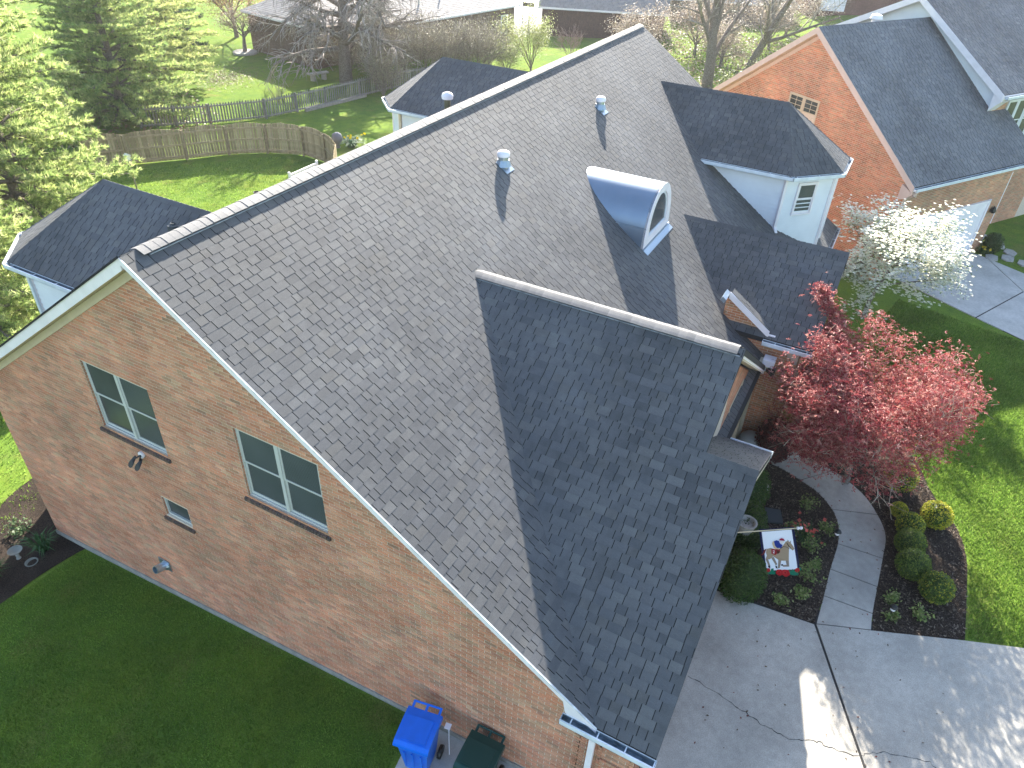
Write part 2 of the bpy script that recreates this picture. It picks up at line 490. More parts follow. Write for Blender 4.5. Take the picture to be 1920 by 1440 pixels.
# octagonal bay roofs (front dormer, two rear wings)
def bay_roof(xr, y0, zt, ze_, w, yc, d, sgn, ystart, seed, label):
    """ridge from ystart to y0; left and right slopes, two facets and a front facet. sgn=-1 towards the front"""
    yf_ = yc + sgn * d
    Lc, Fc1 = (xr - w, yc, ze_), (xr - w + d, yf_, ze_)
    Rc, Fc2 = (xr + w, yc, ze_), (xr + w - d, yf_, ze_)
    A, B = (xr, ystart, zt), (xr, y0, zt)
    yl_ = (ZR - ze_) / MS * sgn
    Ls, Rs = (xr - w, yl_, ze_), (xr + w, yl_, ze_)
    faces = [[Ls, Lc, B, A], [Lc, Fc1, B], [Fc1, Fc2, B], [Fc2, Rc, B], [Rc, Rs, A, B]]
    rf = make_roof(faces, label)
    for i, P in enumerate(faces):
        if i == 0: a, b = P[0], P[1]
        elif i == 4: a, b = P[0], P[1]
        else: a, b = P[0], P[1]
        a = np.array(a); b = np.array(b)
        Ud = (b - a) / np.linalg.norm(b - a)
        top = np.array(B); rel = top - a; Vd = rel - Ud * (rel @ Ud); Vd /= np.linalg.norm(Vd)
        add_shingles(rf, a, Ud, Vd, [uv(a, Ud, Vd, p) for p in P], seed + i)
    return rf, (Lc, Fc1, Fc2, Rc, B, A)

BAYX, BW = 18.49, 1.94
roof_bay, bayc = bay_roof(BAYX, -5.73, 7.533, 6.043, BW, -6.615, 1.2, -1, -(ZR - 7.533) / MS, 41, 'hipped roof of the white bay dormer at the front')
roof_b1, b1c = bay_roof(4.33, 6.6, 7.0, 5.55, 2.08, 7.68, 1.08, 1, (ZR - 7.0) / MS, 51, 'hipped roof of the rear wing at the left')
roof_b2, b2c = bay_roof(18.95, 6.85, 7.0, 5.55, 2.25, 7.7, 1.0, 1, (ZR - 7.0) / MS, 61, 'hipped roof of the rear wing farther away')

# choose the 300 shingles that show largest; they become single sub-parts, the rest one stuff mesh per roof
cand = []
for gi, (rf, O, U_, V_, ps) in enumerate(ALLPIECES):
    for pi, p in enumerate(ps):
        if p[5] < 0: continue
        c = O + U_ * (p[1] + p[2] / 2) + V_ * (p[3] + p[4]) / 2
        x, y, z = screen(c)
        if z < 1 or not (5 < x < 1915 and 5 < y < 1435): continue
        N = np.cross(U_, V_); N = N if N[2] > 0 else -N
        vd = CAM - c; vd /= np.linalg.norm(vd)
        f = N @ vd
        if f <= .05: continue
        # hidden under the other roof planes?
        zs = [zmain(c[1])]
        if 0 < c[0] < CA[0] and c[1] < CA[1]:
            zs.append(ze + MX * c[0] if (c[1] > yg or c[0] < 3.66) else -9)
        if max(zs) > c[2] + .05: continue
        cand.append((p[2] * EXPO * f / z ** 2, gi, pi))
cand.sort(reverse=True)
chosen = set((g, p) for _, g, p in cand[:300])
shmesh = {}
rests = {}
for gi, (rf, O, U_, V_, ps) in enumerate(ALLPIECES):
    N = np.cross(U_, V_); N = N if N[2] > 0 else -N
    flip = np.dot(np.cross(U_, V_), N) < 0
    if rf.name not in rests: rests[rf.name] = (rf, MB())
    for pi, p in enumerate(ps):
        if (gi, pi) in chosen:
            key = (p[5], p[6], p[7], flip)
            if key not in shmesh:
                mb = MB()
                w = WID[p[5]]
                cc = ([(.0065, 0), (w - .0065, 0), (w - .0065, EXPO), (.0065, EXPO)], 0, w, 0, EXPO, p[5], p[6], p[7])
                sgn = -1 if flip else 1
                shingle_mb(mb, (0, 0, 0), (1, 0, 0), (0, sgn, 0), [cc])
                shmesh[key] = mb.mesh('shingle', M_shingle)
            Vm = -V_ if flip else V_
            o = link('shingle', shmesh[key], rf)
            P0 = O + U_ * p[1] + V_ * p[3]
            o.matrix_world = Matrix(((U_[0], Vm[0], N[0], P0[0]), (U_[1], Vm[1], N[1], P0[1]), (U_[2], Vm[2], N[2], P0[2]), (0, 0, 0, 1)))
        else:
            shingle_mb(rests[rf.name][1], O, U_, V_, [p])
for rf, mb in rests.values():
    part('shingle_field', mb, M_shingle, rf, kind='stuff')

# ridge caps: bent shingles over a low ridge vent
def cap_mesh(m1, length, half=.172, th=.008, lift=.005, col=(.17, .165, .16)):
    """cap running along +x, crest at z=0, sides falling with slope m1 along +-y"""
    mb = MB()
    c = 1 / math.hypot(1, m1)
    prof = []
    for t in (-1, -.62, -.25, 0, .25, .62, 1):
        y = t * half * c
        z = -abs(y) * m1 + (.02 * (1 - abs(t)) ** 2 * -1) + .012
        prof.append((y, z))
    V = []
    for x, dz in ((0, lift), (length, 0)):
        for top in (0, -th):
            for y, z in prof: V.append((x, y, z + dz + top))
    n = len(prof); F = []
    for i in range(n - 1):
        F.append([i, i + 1, 2 * n + i + 1, 2 * n + i][::-1])
        F.append([n + i, n + i + 1, i + 1, i][::-1])
    F.append([0, 2 * n, 3 * n, n]); F.append([n - 1, 2 * n - 1, 4 * n - 1, 3 * n - 1])
    mb.add(V, F, col)
    return mb.mesh('ridge_cap', M_shingle)

def ridge_caps(roof, a, b, m1, step=.143, vent=True, stuff=False):
    a = np.asarray(a, float); b = np.asarray(b, float)
    d = b - a; Ln = np.linalg.norm(d); d /= Ln
    side = np.cross((0, 0, 1), d); side /= np.linalg.norm(side); up = np.cross(d, side)
    variants = [cap_mesh(m1 * .72, step * 1.15, col=c) for c in ((.15, .147, .144), (.138, .136, .135), (.165, .16, .155), (.125, .124, .124))]
    n = int(Ln / step)
    r = random.Random(int(a[0] * 100 + a[1] * 10))
    for i in range(n):
        p = a + d * (i * step) + up * (.022 + r.uniform(-.002, .003))
        o = link('ridge_cap', variants[r.randrange(4)], roof)
        o.matrix_world = Matrix(((d[0], side[0], up[0], p[0]), (d[1], side[1], up[1], p[1]), (d[2], side[2], up[2], p[2]), (0, 0, 0, 1)))
    if vent:
        mb = MB()
        c = 1 / math.hypot(1, m1)
        for s in (-1, 1):
            w = .172 * c
            e0 = a + d * .1 + side * s * w + up * (-w * m1)
            mb.bar(e0 + up * .02, b - d * .05 + side * s * w + up * (-w * m1 + .02), .02, .014, up, col=(.3, .31, .33))
            mb.bar(a + d * .1 + side * s * (w - .05) + up * (-(w - .05) * m1 + .006), b - d * .05 + side * s * (w - .05) + up * (-(w - .05) * m1 + .006), .06, .012, up, col=(.02, .02, .022))
        part('ridge_vent', mb, M_brickfar, roof)
ridge_caps(roof_main, (.28, 0, ZR), (L, 0, ZR), MS)
ridge_caps(roof_cross, (CA[0], CA[1] + .1, zc), (CA[0], yg, zc), MX)

def hip_caps(roof, pts, m1):
    mb = MB()
    for a, b in pts:
        a = np.array(a, float); b = np.array(b, float)
        d = b - a; Ln = np.linalg.norm(d); d /= Ln
        side = np.cross((0, 0, 1), d); side /= np.linalg.norm(side); up = np.cross(d, side)
        n = max(1, int(Ln / .15)); r = random.Random(n)
        for i in range(n):
            h0, h1 = .02, .008
            w = .1
            p = a + d * i * Ln / n; q = a + d * ((i + 1) * Ln / n + .01)
            V = [p - side * w + up * (h0 - w * m1), p + up * (h0 + .004), p + side * w + up * (h0 - w * m1),
                 q - side * w + up * (h1 - w * m1), q + up * (h1 + .004), q + side * w + up * (h1 - w * m1)]
            t = TONES[r.choice([1, 2, 3])]
            mb.add(V, [[0, 3, 4, 1], [1, 4, 5, 2]], t)
            mb.add([V[0], V[1], V[2], V[0] - up * .012, V[1] - up * .012, V[2] - up * .012], [[0, 1, 4, 3], [1, 2, 5, 4]], t)
    part('hip_cap', mb, M_shingle, roof, kind='stuff')
for rf, c in ((roof_bay, bayc), (roof_b1, b1c), (roof_b2, b2c)):
    hip_caps(rf, [(c[0], c[4]), (c[1], c[4]), (c[2], c[4]), (c[3], c[4])], .42)
    hip_caps(rf, [(c[4], c[5])], MX)
hip_caps(roof_entry, [((EX, EY, EZ), (EX, ey, EZ))], MX)
hip_caps(roof_cross, [((3.66, yl, zl), (3.66, yg + .02, zl))], MX)

# ---- fascia boards and soffits of the gable ends
fb = MB()
for s, y1 in ((-1, -7.75), (1, 6.5)):
    dr = .12 if s < 0 else .2
    P = [(-.012, 0, ZR - .004), (-.012, y1, zmain(y1) - .004), (-.012, y1, zmain(y1) - dr), (-.012, 0, ZR - dr)]
    fb.prism(P, (.03, 0, 0))
# return board where the gable meets the gutter
fb.prism([(.0, -7.2, zmain(7.2) - .15), (.0, -7.73, ze - .02), (.0, -7.73, ze - .3), (.0, -7.25, ze - .02)], (.235, 0, 0))
part('fascia', fb, M_white, house)
sf = MB()
for s, y1 in ((-1, -7.75), (1, 6.5)):
    dr = .12 if s < 0 else .2
    P = [(.018, 0, ZR - dr), (WX + .02, 0, ZR - dr), (WX + .02, y1, zmain(y1) - dr), (.018, y1, zmain(y1) - dr)]
    sf.prism(P, (0, 0, .03))
part('soffit', sf, M_tan, house)
fz = MB(); fz.prism([(WX - .03, 0, ZR - .21), (WX - .03, 6.3, zmain(6.3) - .21), (WX - .03, 6.3, zmain(6.3) - .36), (WX - .03, 0, ZR - .36)], (.03, 0, 0)); part('frieze_board', fz, M_tan, house)
de = MB()      # dark drip edge along the rakes
de.bar((-.02, 0, ZR + .004), (-.02, 6.5, zb + .004), .03, .03, (0, -MS, 1), col=(.03, .03, .032))
de.bar((-.016, -.05, ZR - .03), (-.016, -7.75, zmain(7.75) + .006), .025, .02, (0, MS, 1), col=(.6, .6, .6))
part('drip_edge', de, M_brickfar, house)
# main gable overhang edges of the cross and entry gables
fc = MB()
def rake(mb, a, b, drop=.2, n=(0, -1, 0), th=.03):
    a = np.array(a, float); b = np.array(b, float); n = np.array(n, float)
    mb.prism([a + n * -.045, b + n * -.045, b + n * -.045 - (0, 0, drop), a + n * -.045 - (0, 0, drop)], n * th)
for a, b in (((CA[0], yg, zc - .01), (xr2, yg, ze - .01)), ((CA[0], yg, zc - .01), (3.66, yg, zl - .01)), ((3.66, yl, zl - .01), (0, yl, ze - .01)), ((3.66, yl, zl - .01), (7.32, yl, ze - .01)),
             ((EX, EY, EZ - .01), (ex0, EY, EE - .01)), ((EX, EY, EZ - .01), (ex1, EY, EE - .01))):
    rake(fc, a, b)
for a, b, w in (((CA[0], yg, zc - .2), (xr2, yg, ze - .2), .3), ((3.66, yl, zl - .2), (7.32, yl, ze - .2), .3)):
    a = np.array(a); b = np.array(b)
    fc.prism([a, b, b + (0, w, 0), a + (0, w, 0)], (0, 0, .02), mat=1)
fc.box(7.26, 7.34, yl, yg + .35, ze - .2, ze - .012)
fc.box(xr2 - .04, xr2 + .02, yg, -7.3, ze - .2, ze - .012)
part('rake_trim', fc, [M_white, M_tan], house)
far = MB()
rake(far, (L, 0, ZR - .01), (L, -8.03, zf - .01), n=(1, 0, 0)); rake(far, (L, 0, ZR - .01), (L, 6.5, zb - .01), n=(1, 0, 0))
far.box(.0, L, 6.49, 6.53, zb - .2, zb - .01)
part('far_fascia', far, M_white, house)

# ---- brick gable wall with openings
W1 = (.71, 2.39, 4.49, 5.98); W2 = (-2.88, -1.18, 4.49, 5.98); W3 = (.65, 1.35, 2.7, 3.19)
holes = [W1, W2, W3]
YF, YB = -8.35, 6.15
def gtop(y): return np.where(y < -7.72, 3.18, np.where(y < 0, ZR + MS * y, ZR - MS * y) - .19)
def gspan(zm, za, zbb):
    lo = YF if zm < 3.16 else -(ZR - .19 - zbb) / MS
    hi = min(YB, (ZR - .19 - zbb) / MS)
    if hi <= lo: return []
    # the ground rises to the front
    if zbb < .95:
        yg0 = (-.55 + .0 - zm + .22) / .0883 + 6.15 if False else 6.15 - (zm - .12 + .55) / .0883
        lo = max(lo, yg0)
    sp = [(lo, hi)]
    for y0, y1, z0, z1 in holes:
        if z0 - .02 < zm < z1 + .0:
            ns = []
            for a, b in sp:
                if y1 <= a or y0 >= b: ns.append((a, b)); continue
                if y0 - .004 > a: ns.append((a, y0 - .004))
                if y1 + .004 < b: ns.append((y1 + .004, b))
            sp = ns
    return sp
rows = brick_rows(gspan, -.5, ZR - .3, 5)
wm = MB()
ys = sorted({YF, -7.72, YB, 0, *[a for h in holes for a in h[:2]]} | set(np.linspace(YF, YB, 13)))
for a, b in zip(ys[:-1], ys[1:]):
    m_ = (a + b) / 2
    hs = sorted([h for h in holes if h[0] < m_ < h[1]], key=lambda h: h[2])
    lo_a, lo_b = -1.2, -1.2
    for h in hs:
        wm.add([(WX, a, lo_a), (WX, b, lo_b), (WX, b, h[2]), (WX, a, h[2])], [[0, 3, 2, 1]])
        lo_a = lo_b = h[3]
    ta, tb = float(gtop(a + 1e-6)), float(gtop(b - 1e-6))
    wm.add([(WX, a, lo_a), (WX, b, lo_b), (WX, b, tb), (WX, a, ta)], [[0, 3, 2, 1]])
    wm.add([(WX + .2, a, -1.2), (WX + .2, b, -1.2), (WX + .2, b, tb), (WX + .2, a, ta)], [[0, 1, 2, 3]])
for y0, y1, z0, z1 in holes:      # reveals
    d = .11
    wm.add([(WX, y0, z0), (WX, y1, z0), (WX, y1, z1), (WX, y0, z1), (WX + d, y0, z0), (WX + d, y1, z0), (WX + d, y1, z1), (WX + d, y0, z1)],
           [[0, 1, 5, 4], [1, 2, 6, 5], [2, 3, 7, 6], [3, 0, 4, 7]])
gable = part('gable_wall', wm, M_mortar, house, label='brick gable end wall with two double windows')
fm = MB()
P = [(WX - .03, YF, .85), (WX - .03, YB + .02, -.38), (WX - .03, YB + .02, -1.2), (WX - .03, YF, -1.2)]
fm.prism(P, (.1, 0, 0))
part('foundation', fm, M_found, house)
full = [i for i, q_ in enumerate(rows) if q_[5]]
def bsize(q_):
    c = np.array([WX, (q_[0] + q_[1]) / 2, (q_[2] + q_[3]) / 2]); x, y, z = screen(c)
    if not (5 < x < 1915 and 5 < y < 1435): return 0
    a = np.array(screen((WX, q_[0], q_[2]))[:2]); b = np.array(screen((WX, q_[1], q_[2]))[:2]); c2 = np.array(screen((WX, q_[0], q_[3]))[:2])
    return abs(np.cross(b - a, c2 - a))
full.sort(key=lambda i: -bsize(rows[i]))
single = set(full[:300])
bm_var = []
for ci in range(8):
    for k in range(2):
        mb = MB(); c = BPAL[ci] * (1.0 + .14 * (k - .5))
        h = (BL_ - BJ) / 2; hz = (BC - BJ) / 2
        mb.boxes([[(0, h, -hz), (0, -h, -hz), (0, -h, hz), (0, h, hz), (-.005, h, -hz), (-.005, -h, -hz), (-.005, -h, hz), (-.005, h, hz)]], c, skip_back=True)
        bm_var.append(mb.mesh('brick', M_brick))
for i in single:
    q_ = rows[i]
    o = link('brick', bm_var[q_[4] * 2 + random.randrange(2)], gable)
    o.location = (WX, (q_[0] + q_[1]) / 2, (q_[2] + q_[3]) / 2)
mb = MB()
bricks_mb(mb, [q_ for i, q_ in enumerate(rows) if i not in single], (WX, 0, 0), (0, 1, 0), (-1, 0, 0))
part('brickwork', mb, M_brick, gable, kind='stuff')
# header bricks in the reveals, dark rowlock sills
rv = MB(); si = MB()
for y0, y1, z0, z1 in holes:
    r = np.random.default_rng(int(z0 * 100 + y1 * 10))
    for yy, s in ((y0, 1), (y1, -1)):
        z = z0 + .005
        while z < z1 - .05:
            c = BPAL[r.choice(8, p=BPROB)] * r.uniform(.75, 1.0)
            rv.box(WX + .004, WX + .1, min(yy, yy + s * .008), max(yy, yy + s * .008), z, z + BC - BJ, c)
            z += BC
    y = y0 - .05
    while y < y1 + .04:
        c = np.array([(.13, .085, .07), (.11, .08, .07), (.16, .1, .075), (.1, .075, .065)][r.integers(4)])
        V = [(WX - .045, y, z0 - .115), (WX - .045, y + .058, z0 - .115), (WX + .08, y + .058, z0 - .1), (WX + .08, y, z0 - .1),
             (WX - .045, y, z0 - .055), (WX - .045, y + .058, z0 - .055), (WX + .08, y + .058, z0 - .005), (WX + .08, y, z0 - .005)]
        si.boxes([V], c)
        y += .0677
    si.box(WX - .03, WX + .075, y0 - .04, y1 + .04, z0 - .108, z0 - .06, (.3, .25, .2))
part('reveal_bricks', rv, M_brick, gable, kind='stuff')
part('sill_bricks', si, M_brick, gable, kind='stuff')
# shallow recessed brick panel frame near the front corner
pf = MB()
for k, (y0, y1, z0, z1) in enumerate(((-8.3, -7.8, 2.58, 2.64), (-8.3, -7.8, 2.2, 2.26), (-7.84, -7.78, 1.2, 2.64), (-8.34, -8.28, 1.2, 2.64))):
    n = max(1, int((y1 - y0) / .0677)); m2 = max(1, int((z1 - z0) / .0677))
    for i in range(n):
        for j in range(m2):
            a = y0 + (y1 - y0) * i / n; b = z0 + (z1 - z0) * j / m2
            pf.box(WX - .03, WX + .005, a, a + (y1 - y0) / n - .01, b, b + (z1 - z0) / m2 - .01, BPAL[(i + j) % 8])
part('brick_panel_frame', pf, M_brick, gable, kind='stuff')

# ---- windows of the gable
def window(parent, O, U, N, w, h, units=1, frame_mat=None, grid=None, depth=.09, name='window', hung=True, blind=(), fw=.045):
    """O lower-left corner on the wall face, U along, N outward; the frame sits `depth` behind the face"""
    frame_mat = frame_mat or M_white
    O, U, N = [np.asarray(a, float) for a in (O, U, N)]; Z = np.array([0, 0, 1.])
    B = O - N * depth
    fr = MB()
    f = fw
    def bar(u0, u1, z0, z1, n0, n1, mb=None): (mb or fr).obox(B + U * u0 + Z * z0 + N * n0, U * (u1 - u0), Z * (z1 - z0), N * (n1 - n0))
    bar(0, f, 0, h, 0, .05); bar(w - f, w, 0, h, 0, .05); bar(f, w - f, 0, f, 0, .05); bar(f, w - f, h - f, h, 0, .05)
    uw = w / units
    for k in range(1, units): bar(uw * k - f, uw * k + f, f, h - f, 0, .06)
    win = part(name, fr, frame_mat, parent)
    for k in range(units):
        a = (f if k == 0 else uw * k + f) ; b = (w - f if k == units - 1 else uw * (k + 1) - f)
        if hung:
            for z0, z1, n in ((h * .5, h - f, .022), (f, h * .5 + .03, .0)):
                sb = MB(); t = .035
                bar(a, a + t, z0, z1, n, n + .022, sb); bar(b - t, b, z0, z1, n, n + .022, sb)
                bar(a + t, b - t, z0, z0 + t + (.012 if z0 < h * .3 else 0), n, n + .022, sb); bar(a + t, b - t, z1 - t, z1, n, n + .022, sb)
                if grid:
                    for i in range(1, grid[0]): x = a + (b - a) * i / grid[0]; bar(x - .008, x + .008, z0 + t, z1 - t, n + .004, n + .018, sb)
                    for i in range(1, grid[1]): x = z0 + (z1 - z0) * i / grid[1]; bar(a + t, b - t, x - .008, x + .008, n + .005, n + .017, sb)
                part('sash', sb, frame_mat, win)
                gb = MB(); bar(a + t, b - t, z0 + t, z1 - t, n + .008, n + .012, gb)
                if k in blind:
                    gb2 = MB(); z = z0 + t + .02
                    while z < z1 - t - .02:
                        bar(a + t + .01, b - t - .01, z, z + .012, n + .0125, n + .0135, gb2); z += .028
                    part('blind', gb2, M_blind, win, kind='stuff')
                part('pane', gb, M_glass, win)
        else:
            gb = MB(); bar(a, b, f, h - f, .01, .015, gb); part('pane', gb, M_glass, win)
    return win
window(house, (WX, W1[1], W1[2]), (0, -1, 0), (-1, 0, 0), W1[1] - W1[0], W1[3] - W1[2], 2, blind=(1,), frame_mat=M_winframe, fw=.032)
window(house, (WX, W2[1], W2[2]), (0, -1, 0), (-1, 0, 0), W2[1] - W2[0], W2[3] - W2[2], 2, blind=(0, 1), frame_mat=M_winframe, fw=.032)
window(house, (WX, W3[1], W3[2]), (0, -1, 0), (-1, 0, 0), W3[1] - W3[0], W3[3] - W3[2], 1, hung=False, frame_mat=M_winframe)

# ---- remaining walls of the house
def plain_brick_wall(poly, off, name='wall'):
    mb = MB(); mb.prism(poly, off, (.33, .16, .105)); return part(name, mb, M_brickfar, house)
# entry side wall (faces -x), triangular head under the rake
def etop(zm, za, zb_):
    # u runs from y=-8.45 backwards
    ymax = (zm - 0.0)
    a, b = 0.0, 2.0
    yb_ = -(ZR + rs - .2 - zb_) / MS          # under the raised rake: z < zmain(y)+rs-.2
    lo = 0.0
    if zb_ > 3.85: lo = max(0.0, -7.55 + 8.45)
    hi = min(2.0, 99)
    if zb_ > zmain(8.45) + rs - .2:
        lo = max(lo, yb_ + 8.45)
    return [(lo, hi)] if hi - lo > .05 else []
mw = MB()
mw.prism([(10.92, -8.45, .5), (10.92, -6.4, .5), (10.92, -6.5, zmain(6.5) + rs - .22), (10.92, -7.62, zmain(7.62) + rs - .22), (10.92, -7.65, 3.87), (10.92, -8.45, 3.87)], (.12, 0, 0))
wall_e = part('wall', mw, M_mortar, house, label='shaded brick side wall of the entry')
b = MB(); bricks_mb(b, brick_rows(etop, .65, 4.7, 77), (10.92, -8.45, 0), (0, 1, 0), (-1, 0, 0), tint=(1.0, .95, .8), seed=3); part('brickwork', b, M_brick, wall_e, kind='stuff')
rk = MB()
rk.prism([(10.78, -6.52, zmain(6.52) + rs), (10.78, -7.64, zmain(7.64) + rs), (10.78, -7.64, zmain(7.64) + rs - .17), (10.78, -6.52, zmain(6.52) + rs - .17)], (.03, 0, 0))
rk.prism([(10.81, -6.52, zmain(6.52) + rs - .17), (10.93, -6.52, zmain(6.52) + rs - .17), (10.93, -7.64, zmain(7.64) + rs - .17), (10.81, -7.64, zmain(7.64) + rs - .17)], (0, 0, .02))
rk.box(10.8, 10.93, -7.8, -7.62, 3.86, 4.1)
part('entry_rake', rk, M_white, house)
eb = MB(); eb.obox((10.5, -6.47, zmain(6.5) + rs - .2), (.42, 0, 0), (0, .1, .07), (0, -.04, .1), col=(.5, .5, .5)); part('end_flashing', eb, M_lead, house)
# upper garage gable front wall (strip seen behind the bump-out) with an arched window
gw_ = MB(); gw_.prism([(WX, -7.5, .3), (10.3, -7.5, .3), (10.3, -7.5, ze - .15), (CA[0], -7.5, zc - .25), (WX, -7.5, ze - .15)], (0, .1, 0))
fwv = part('wall', gw_, M_mortar, house, label='front brick wall under the upper garage gable')
def ftop(zm, za, zb_):
    lo = max(7.3, (zb_ + .25 - ze) / MX); hi = min(10.25, 10.52 - (zb_ + .25 - ze) / MX)
    if hi - lo < .05: return []
    return [(lo, hi)] if not (1.6 < zm < 3.7) else [x for x in ((lo, 7.98), (9.24, hi)) if x[1] > x[0]]
b = MB(); bricks_mb(b, brick_rows(ftop, .65, 6.4, 78), (0, -7.5, 0), (1, 0, 0), (0, -1, 0), seed=9); part('brickwork', b, M_brick, fwv, kind='stuff')
window(house, (WX + 7.75, -7.5, 1.6), (1, 0, 0), (0, -1, 0), 1.25, 2.1, 1, frame_mat=M_tan, depth=.03)
tp = MB(); tp.box(10.02, 10.3, -7.6, -7.5, .65, 3.3); part('corner_post', tp, M_tan, house)
mb = MB(); mb.box(.5, 10.3, -7.38, -7.36, .3, 3.3, (.33, .16, .105)); mb.box(.36, 7.05, -8.35, -8.2, .3, ze - .05, (.33, .16, .105)); mb.box(6.95, 7.1, -8.3, -7.5, .3, ze - .1, (.33, .16, .105))
mb.prism([(.36, -8.34, ze - .06), (7.0, -8.34, ze - .06), (3.66, -8.34, zl - .25)], (0, .1, 0), (.33, .16, .105))
mb.prism([(ex0 + .3, -8.45, .3), (ex1 - .3, -8.45, .3), (ex1 - .3, -8.45, EE - .02), (EX, -8.45, EZ - .25), (ex0 + .3, -8.45, EE - .02)], (0, .15, 0), (.33, .16, .105))
mb.box(ex1 - .45, ex1 - .3, -8.45, -7.6, .3, EE - .15, (.33, .16, .105))
mb.box(10.6, 20.5, -7.6, -7.5, .3, zf - .15, (.33, .16, .105))
mb.box(20.4, 20.5, -7.6, 6.1, -.9, zf - .1, (.33, .16, .105))
mb.prism([(20.45, -7.6, zf - .15), (20.45, 6.1, zb - .2), (20.45, 0, ZR - .3)], (.06, 0, 0), (.33, .16, .105))
mb.box(.3, 20.5, 6.05, 6.15, -1.2, zb + .2, (.33, .16, .105))
part('body_wall', mb, M_brickfar, house)
# siding of the bays
def bay_walls(c, inset, zbot, sgn, ystart, win=None):
    Lc, F1, F2, Rc = [np.array(p) for p in c[:4]]
    xm = (Lc[0] + Rc[0]) / 2
    def ins(p): return np.array([p[0] + (inset if p[0] < xm else -inset), p[1] - sgn * inset * .7, 0])
    pts = [np.array([Lc[0] + inset, ystart, 0]), ins(Lc), ins(F1), ins(F2), ins(Rc), np.array([Rc[0] - inset, ystart, 0])]
    ztop = Lc[2] - .06
    sb = MB(); core = MB()
    fr = []
    for i in range(5):
        a, b = pts[i], pts[i + 1]; U_ = b - a; ln = np.linalg.norm(U_); U_ = U_ / ln
        n = np.array([U_[1], -U_[0], 0]) * (1 if sgn < 0 else -1)
        mid = (a + b) / 2 - np.array([xm, (Lc[1]) - sgn * 2, 0])
        if n @ mid < 0: n = -n
        core.obox(a + (0, 0, zbot) - n * .06, U_ * ln, (0, 0, ztop - zbot), n * .058)
        z = zbot
        while z < ztop - .02:
            z1 = min(z + .125, ztop)
            V = [a + (0, 0, z), b + (0, 0, z), b + (0, 0, z1), a + (0, 0, z1), a + (0, 0, z) + n * .034, b + (0, 0, z) + n * .034, b + (0, 0, z1) + n * .004, a + (0, 0, z1) + n * .004]
            sb.boxes([V], (1, 1, 1)); z += .125
        for p in (a, b):
            fr.append(MB()); fr[-1].obox(p + (0, 0, zbot) - U_ * .045 + n * .0, U_ * .09, (0, 0, ztop - zbot), n * .045)
    w = part('bay_wall', core, M_siding, house)
    part('siding_boards', sb, M_siding, w, kind='stuff')
    for f_ in fr: part('corner_board', f_, M_white, w)
    # soffit plate and gutters
    so = MB()
    zs = Lc[2]
    o_ = [np.array([Lc[0], ystart, zs]), Lc, F1, F2, Rc, np.array([Rc[0], ystart, zs])]
    so.prism([p - (0, 0, .13) for p in o_], (0, 0, .01))
    part('bay_soffit', so, M_white, house)
    gu = MB()
    for i in range(5):
        a, b = np.array(o_[i]), np.array(o_[i + 1])
        if i == 0: a = a + (b - a) * .02
        U_ = b - a; ln = np.linalg.norm(U_); U_ = U_ / ln
        n = np.array([U_[1], -U_[0], 0]) * (1 if sgn < 0 else -1)
        mid = (a + b) / 2 - np.array([xm, Lc[1] - sgn * 2, zs]); mid[2] = 0
        if n @ mid < 0: n = -n
        gutter(gu, a - U_ * .03, b + U_ * .03, n, .11)
    part('gutter', gu, [M_gutter, M_gutin], house)
    return pts

def gutter(mb, a, b, n, w=.12, h=.1, hang=.75, end=False):
    """K-style trough along a-b, hung on the edge, n = outward"""
    a = np.asarray(a, float); b = np.asarray(b, float); n = np.asarray(n, float)
    Z = np.array([0, 0, 1.]); d = b - a
    t = .008
    base = -Z * (h + .02)
    mb.obox(a + base, d, n * w, Z * t)                                       # floor
    mb.obox(a + base, d, n * t, Z * (h + .01))                               # back
    mb.obox(a + base + n * (w - .022), d, n * .022, Z * (h + .004))          # front lip
    mb.obox(a + base + n * (t + .001) + Z * (t + .002), d, n * (w - .035), Z * .003, mat=1)
    mb.obox(a + base + n * (t + .001) + Z * t, d, n * .002, Z * (h - .01), mat=1)
    ln = np.linalg.norm(d); u = d / ln
    for i in range(int(ln / hang) + 1):
        p = a + u * min(ln - .02, .15 + i * hang)
        mb.obox(p + base + Z * (h - .012) + n * .006, u * .018, n * (w - .01), Z * .006)
    for p, s in ((a, 1), (b, -1)):
        mb.obox(p + base, u * s * .006, n * w, Z * (h - .004))

fp = bay_walls(bayc, .27, 3.4, -1, -2.0)
bay_walls(b1c, .27, -.8, 1, 3.5)
bay_walls(b2c, .27, -.8, 1, 3.5)
# window and downspout of the front bay's near facet
a, b = fp[1], fp[2]; U_ = (b - a) / np.linalg.norm(b - a); n_ = np.array([U_[1], -U_[0], 0]); n_ = n_ if n_[1] < 0 else -n_
window(house, a + U_ * .45 + n_ * .045 + (0, 0, 4.68), U_, n_, .68, 1.02, 1, depth=.03, blind=(0,), fw=.05)
ds = MB(); p = a + n_ * .05 - U_ * .02
ds.bar(p + (0, 0, 5.95), p + (0, 0, 4.35), .09, .07, n_); ds.bar(p + (0, 0, 4.35), p + n_ * .12 + (0, 0, 4.2), .09, .07, n_); part('downspout', ds, M_white, house)
a = np.array([b1c[0][0] + .27, 7.5, 0]); ds = MB(); ds.bar(a + (-.06, 0, 5.4), a + (-.06, 0, -.5), .09, .07, (1, 0, 0)); part('downspout', ds, M_gutter, house)
a = np.array([b2c[0][0] + .27, 7.45, 0]); ds = MB(); ds.bar(a + (-.06, 0, 5.4), a + (-.06, 0, -.5), .09, .07, (1, 0, 0)); part('downspout', ds, M_tan, house)

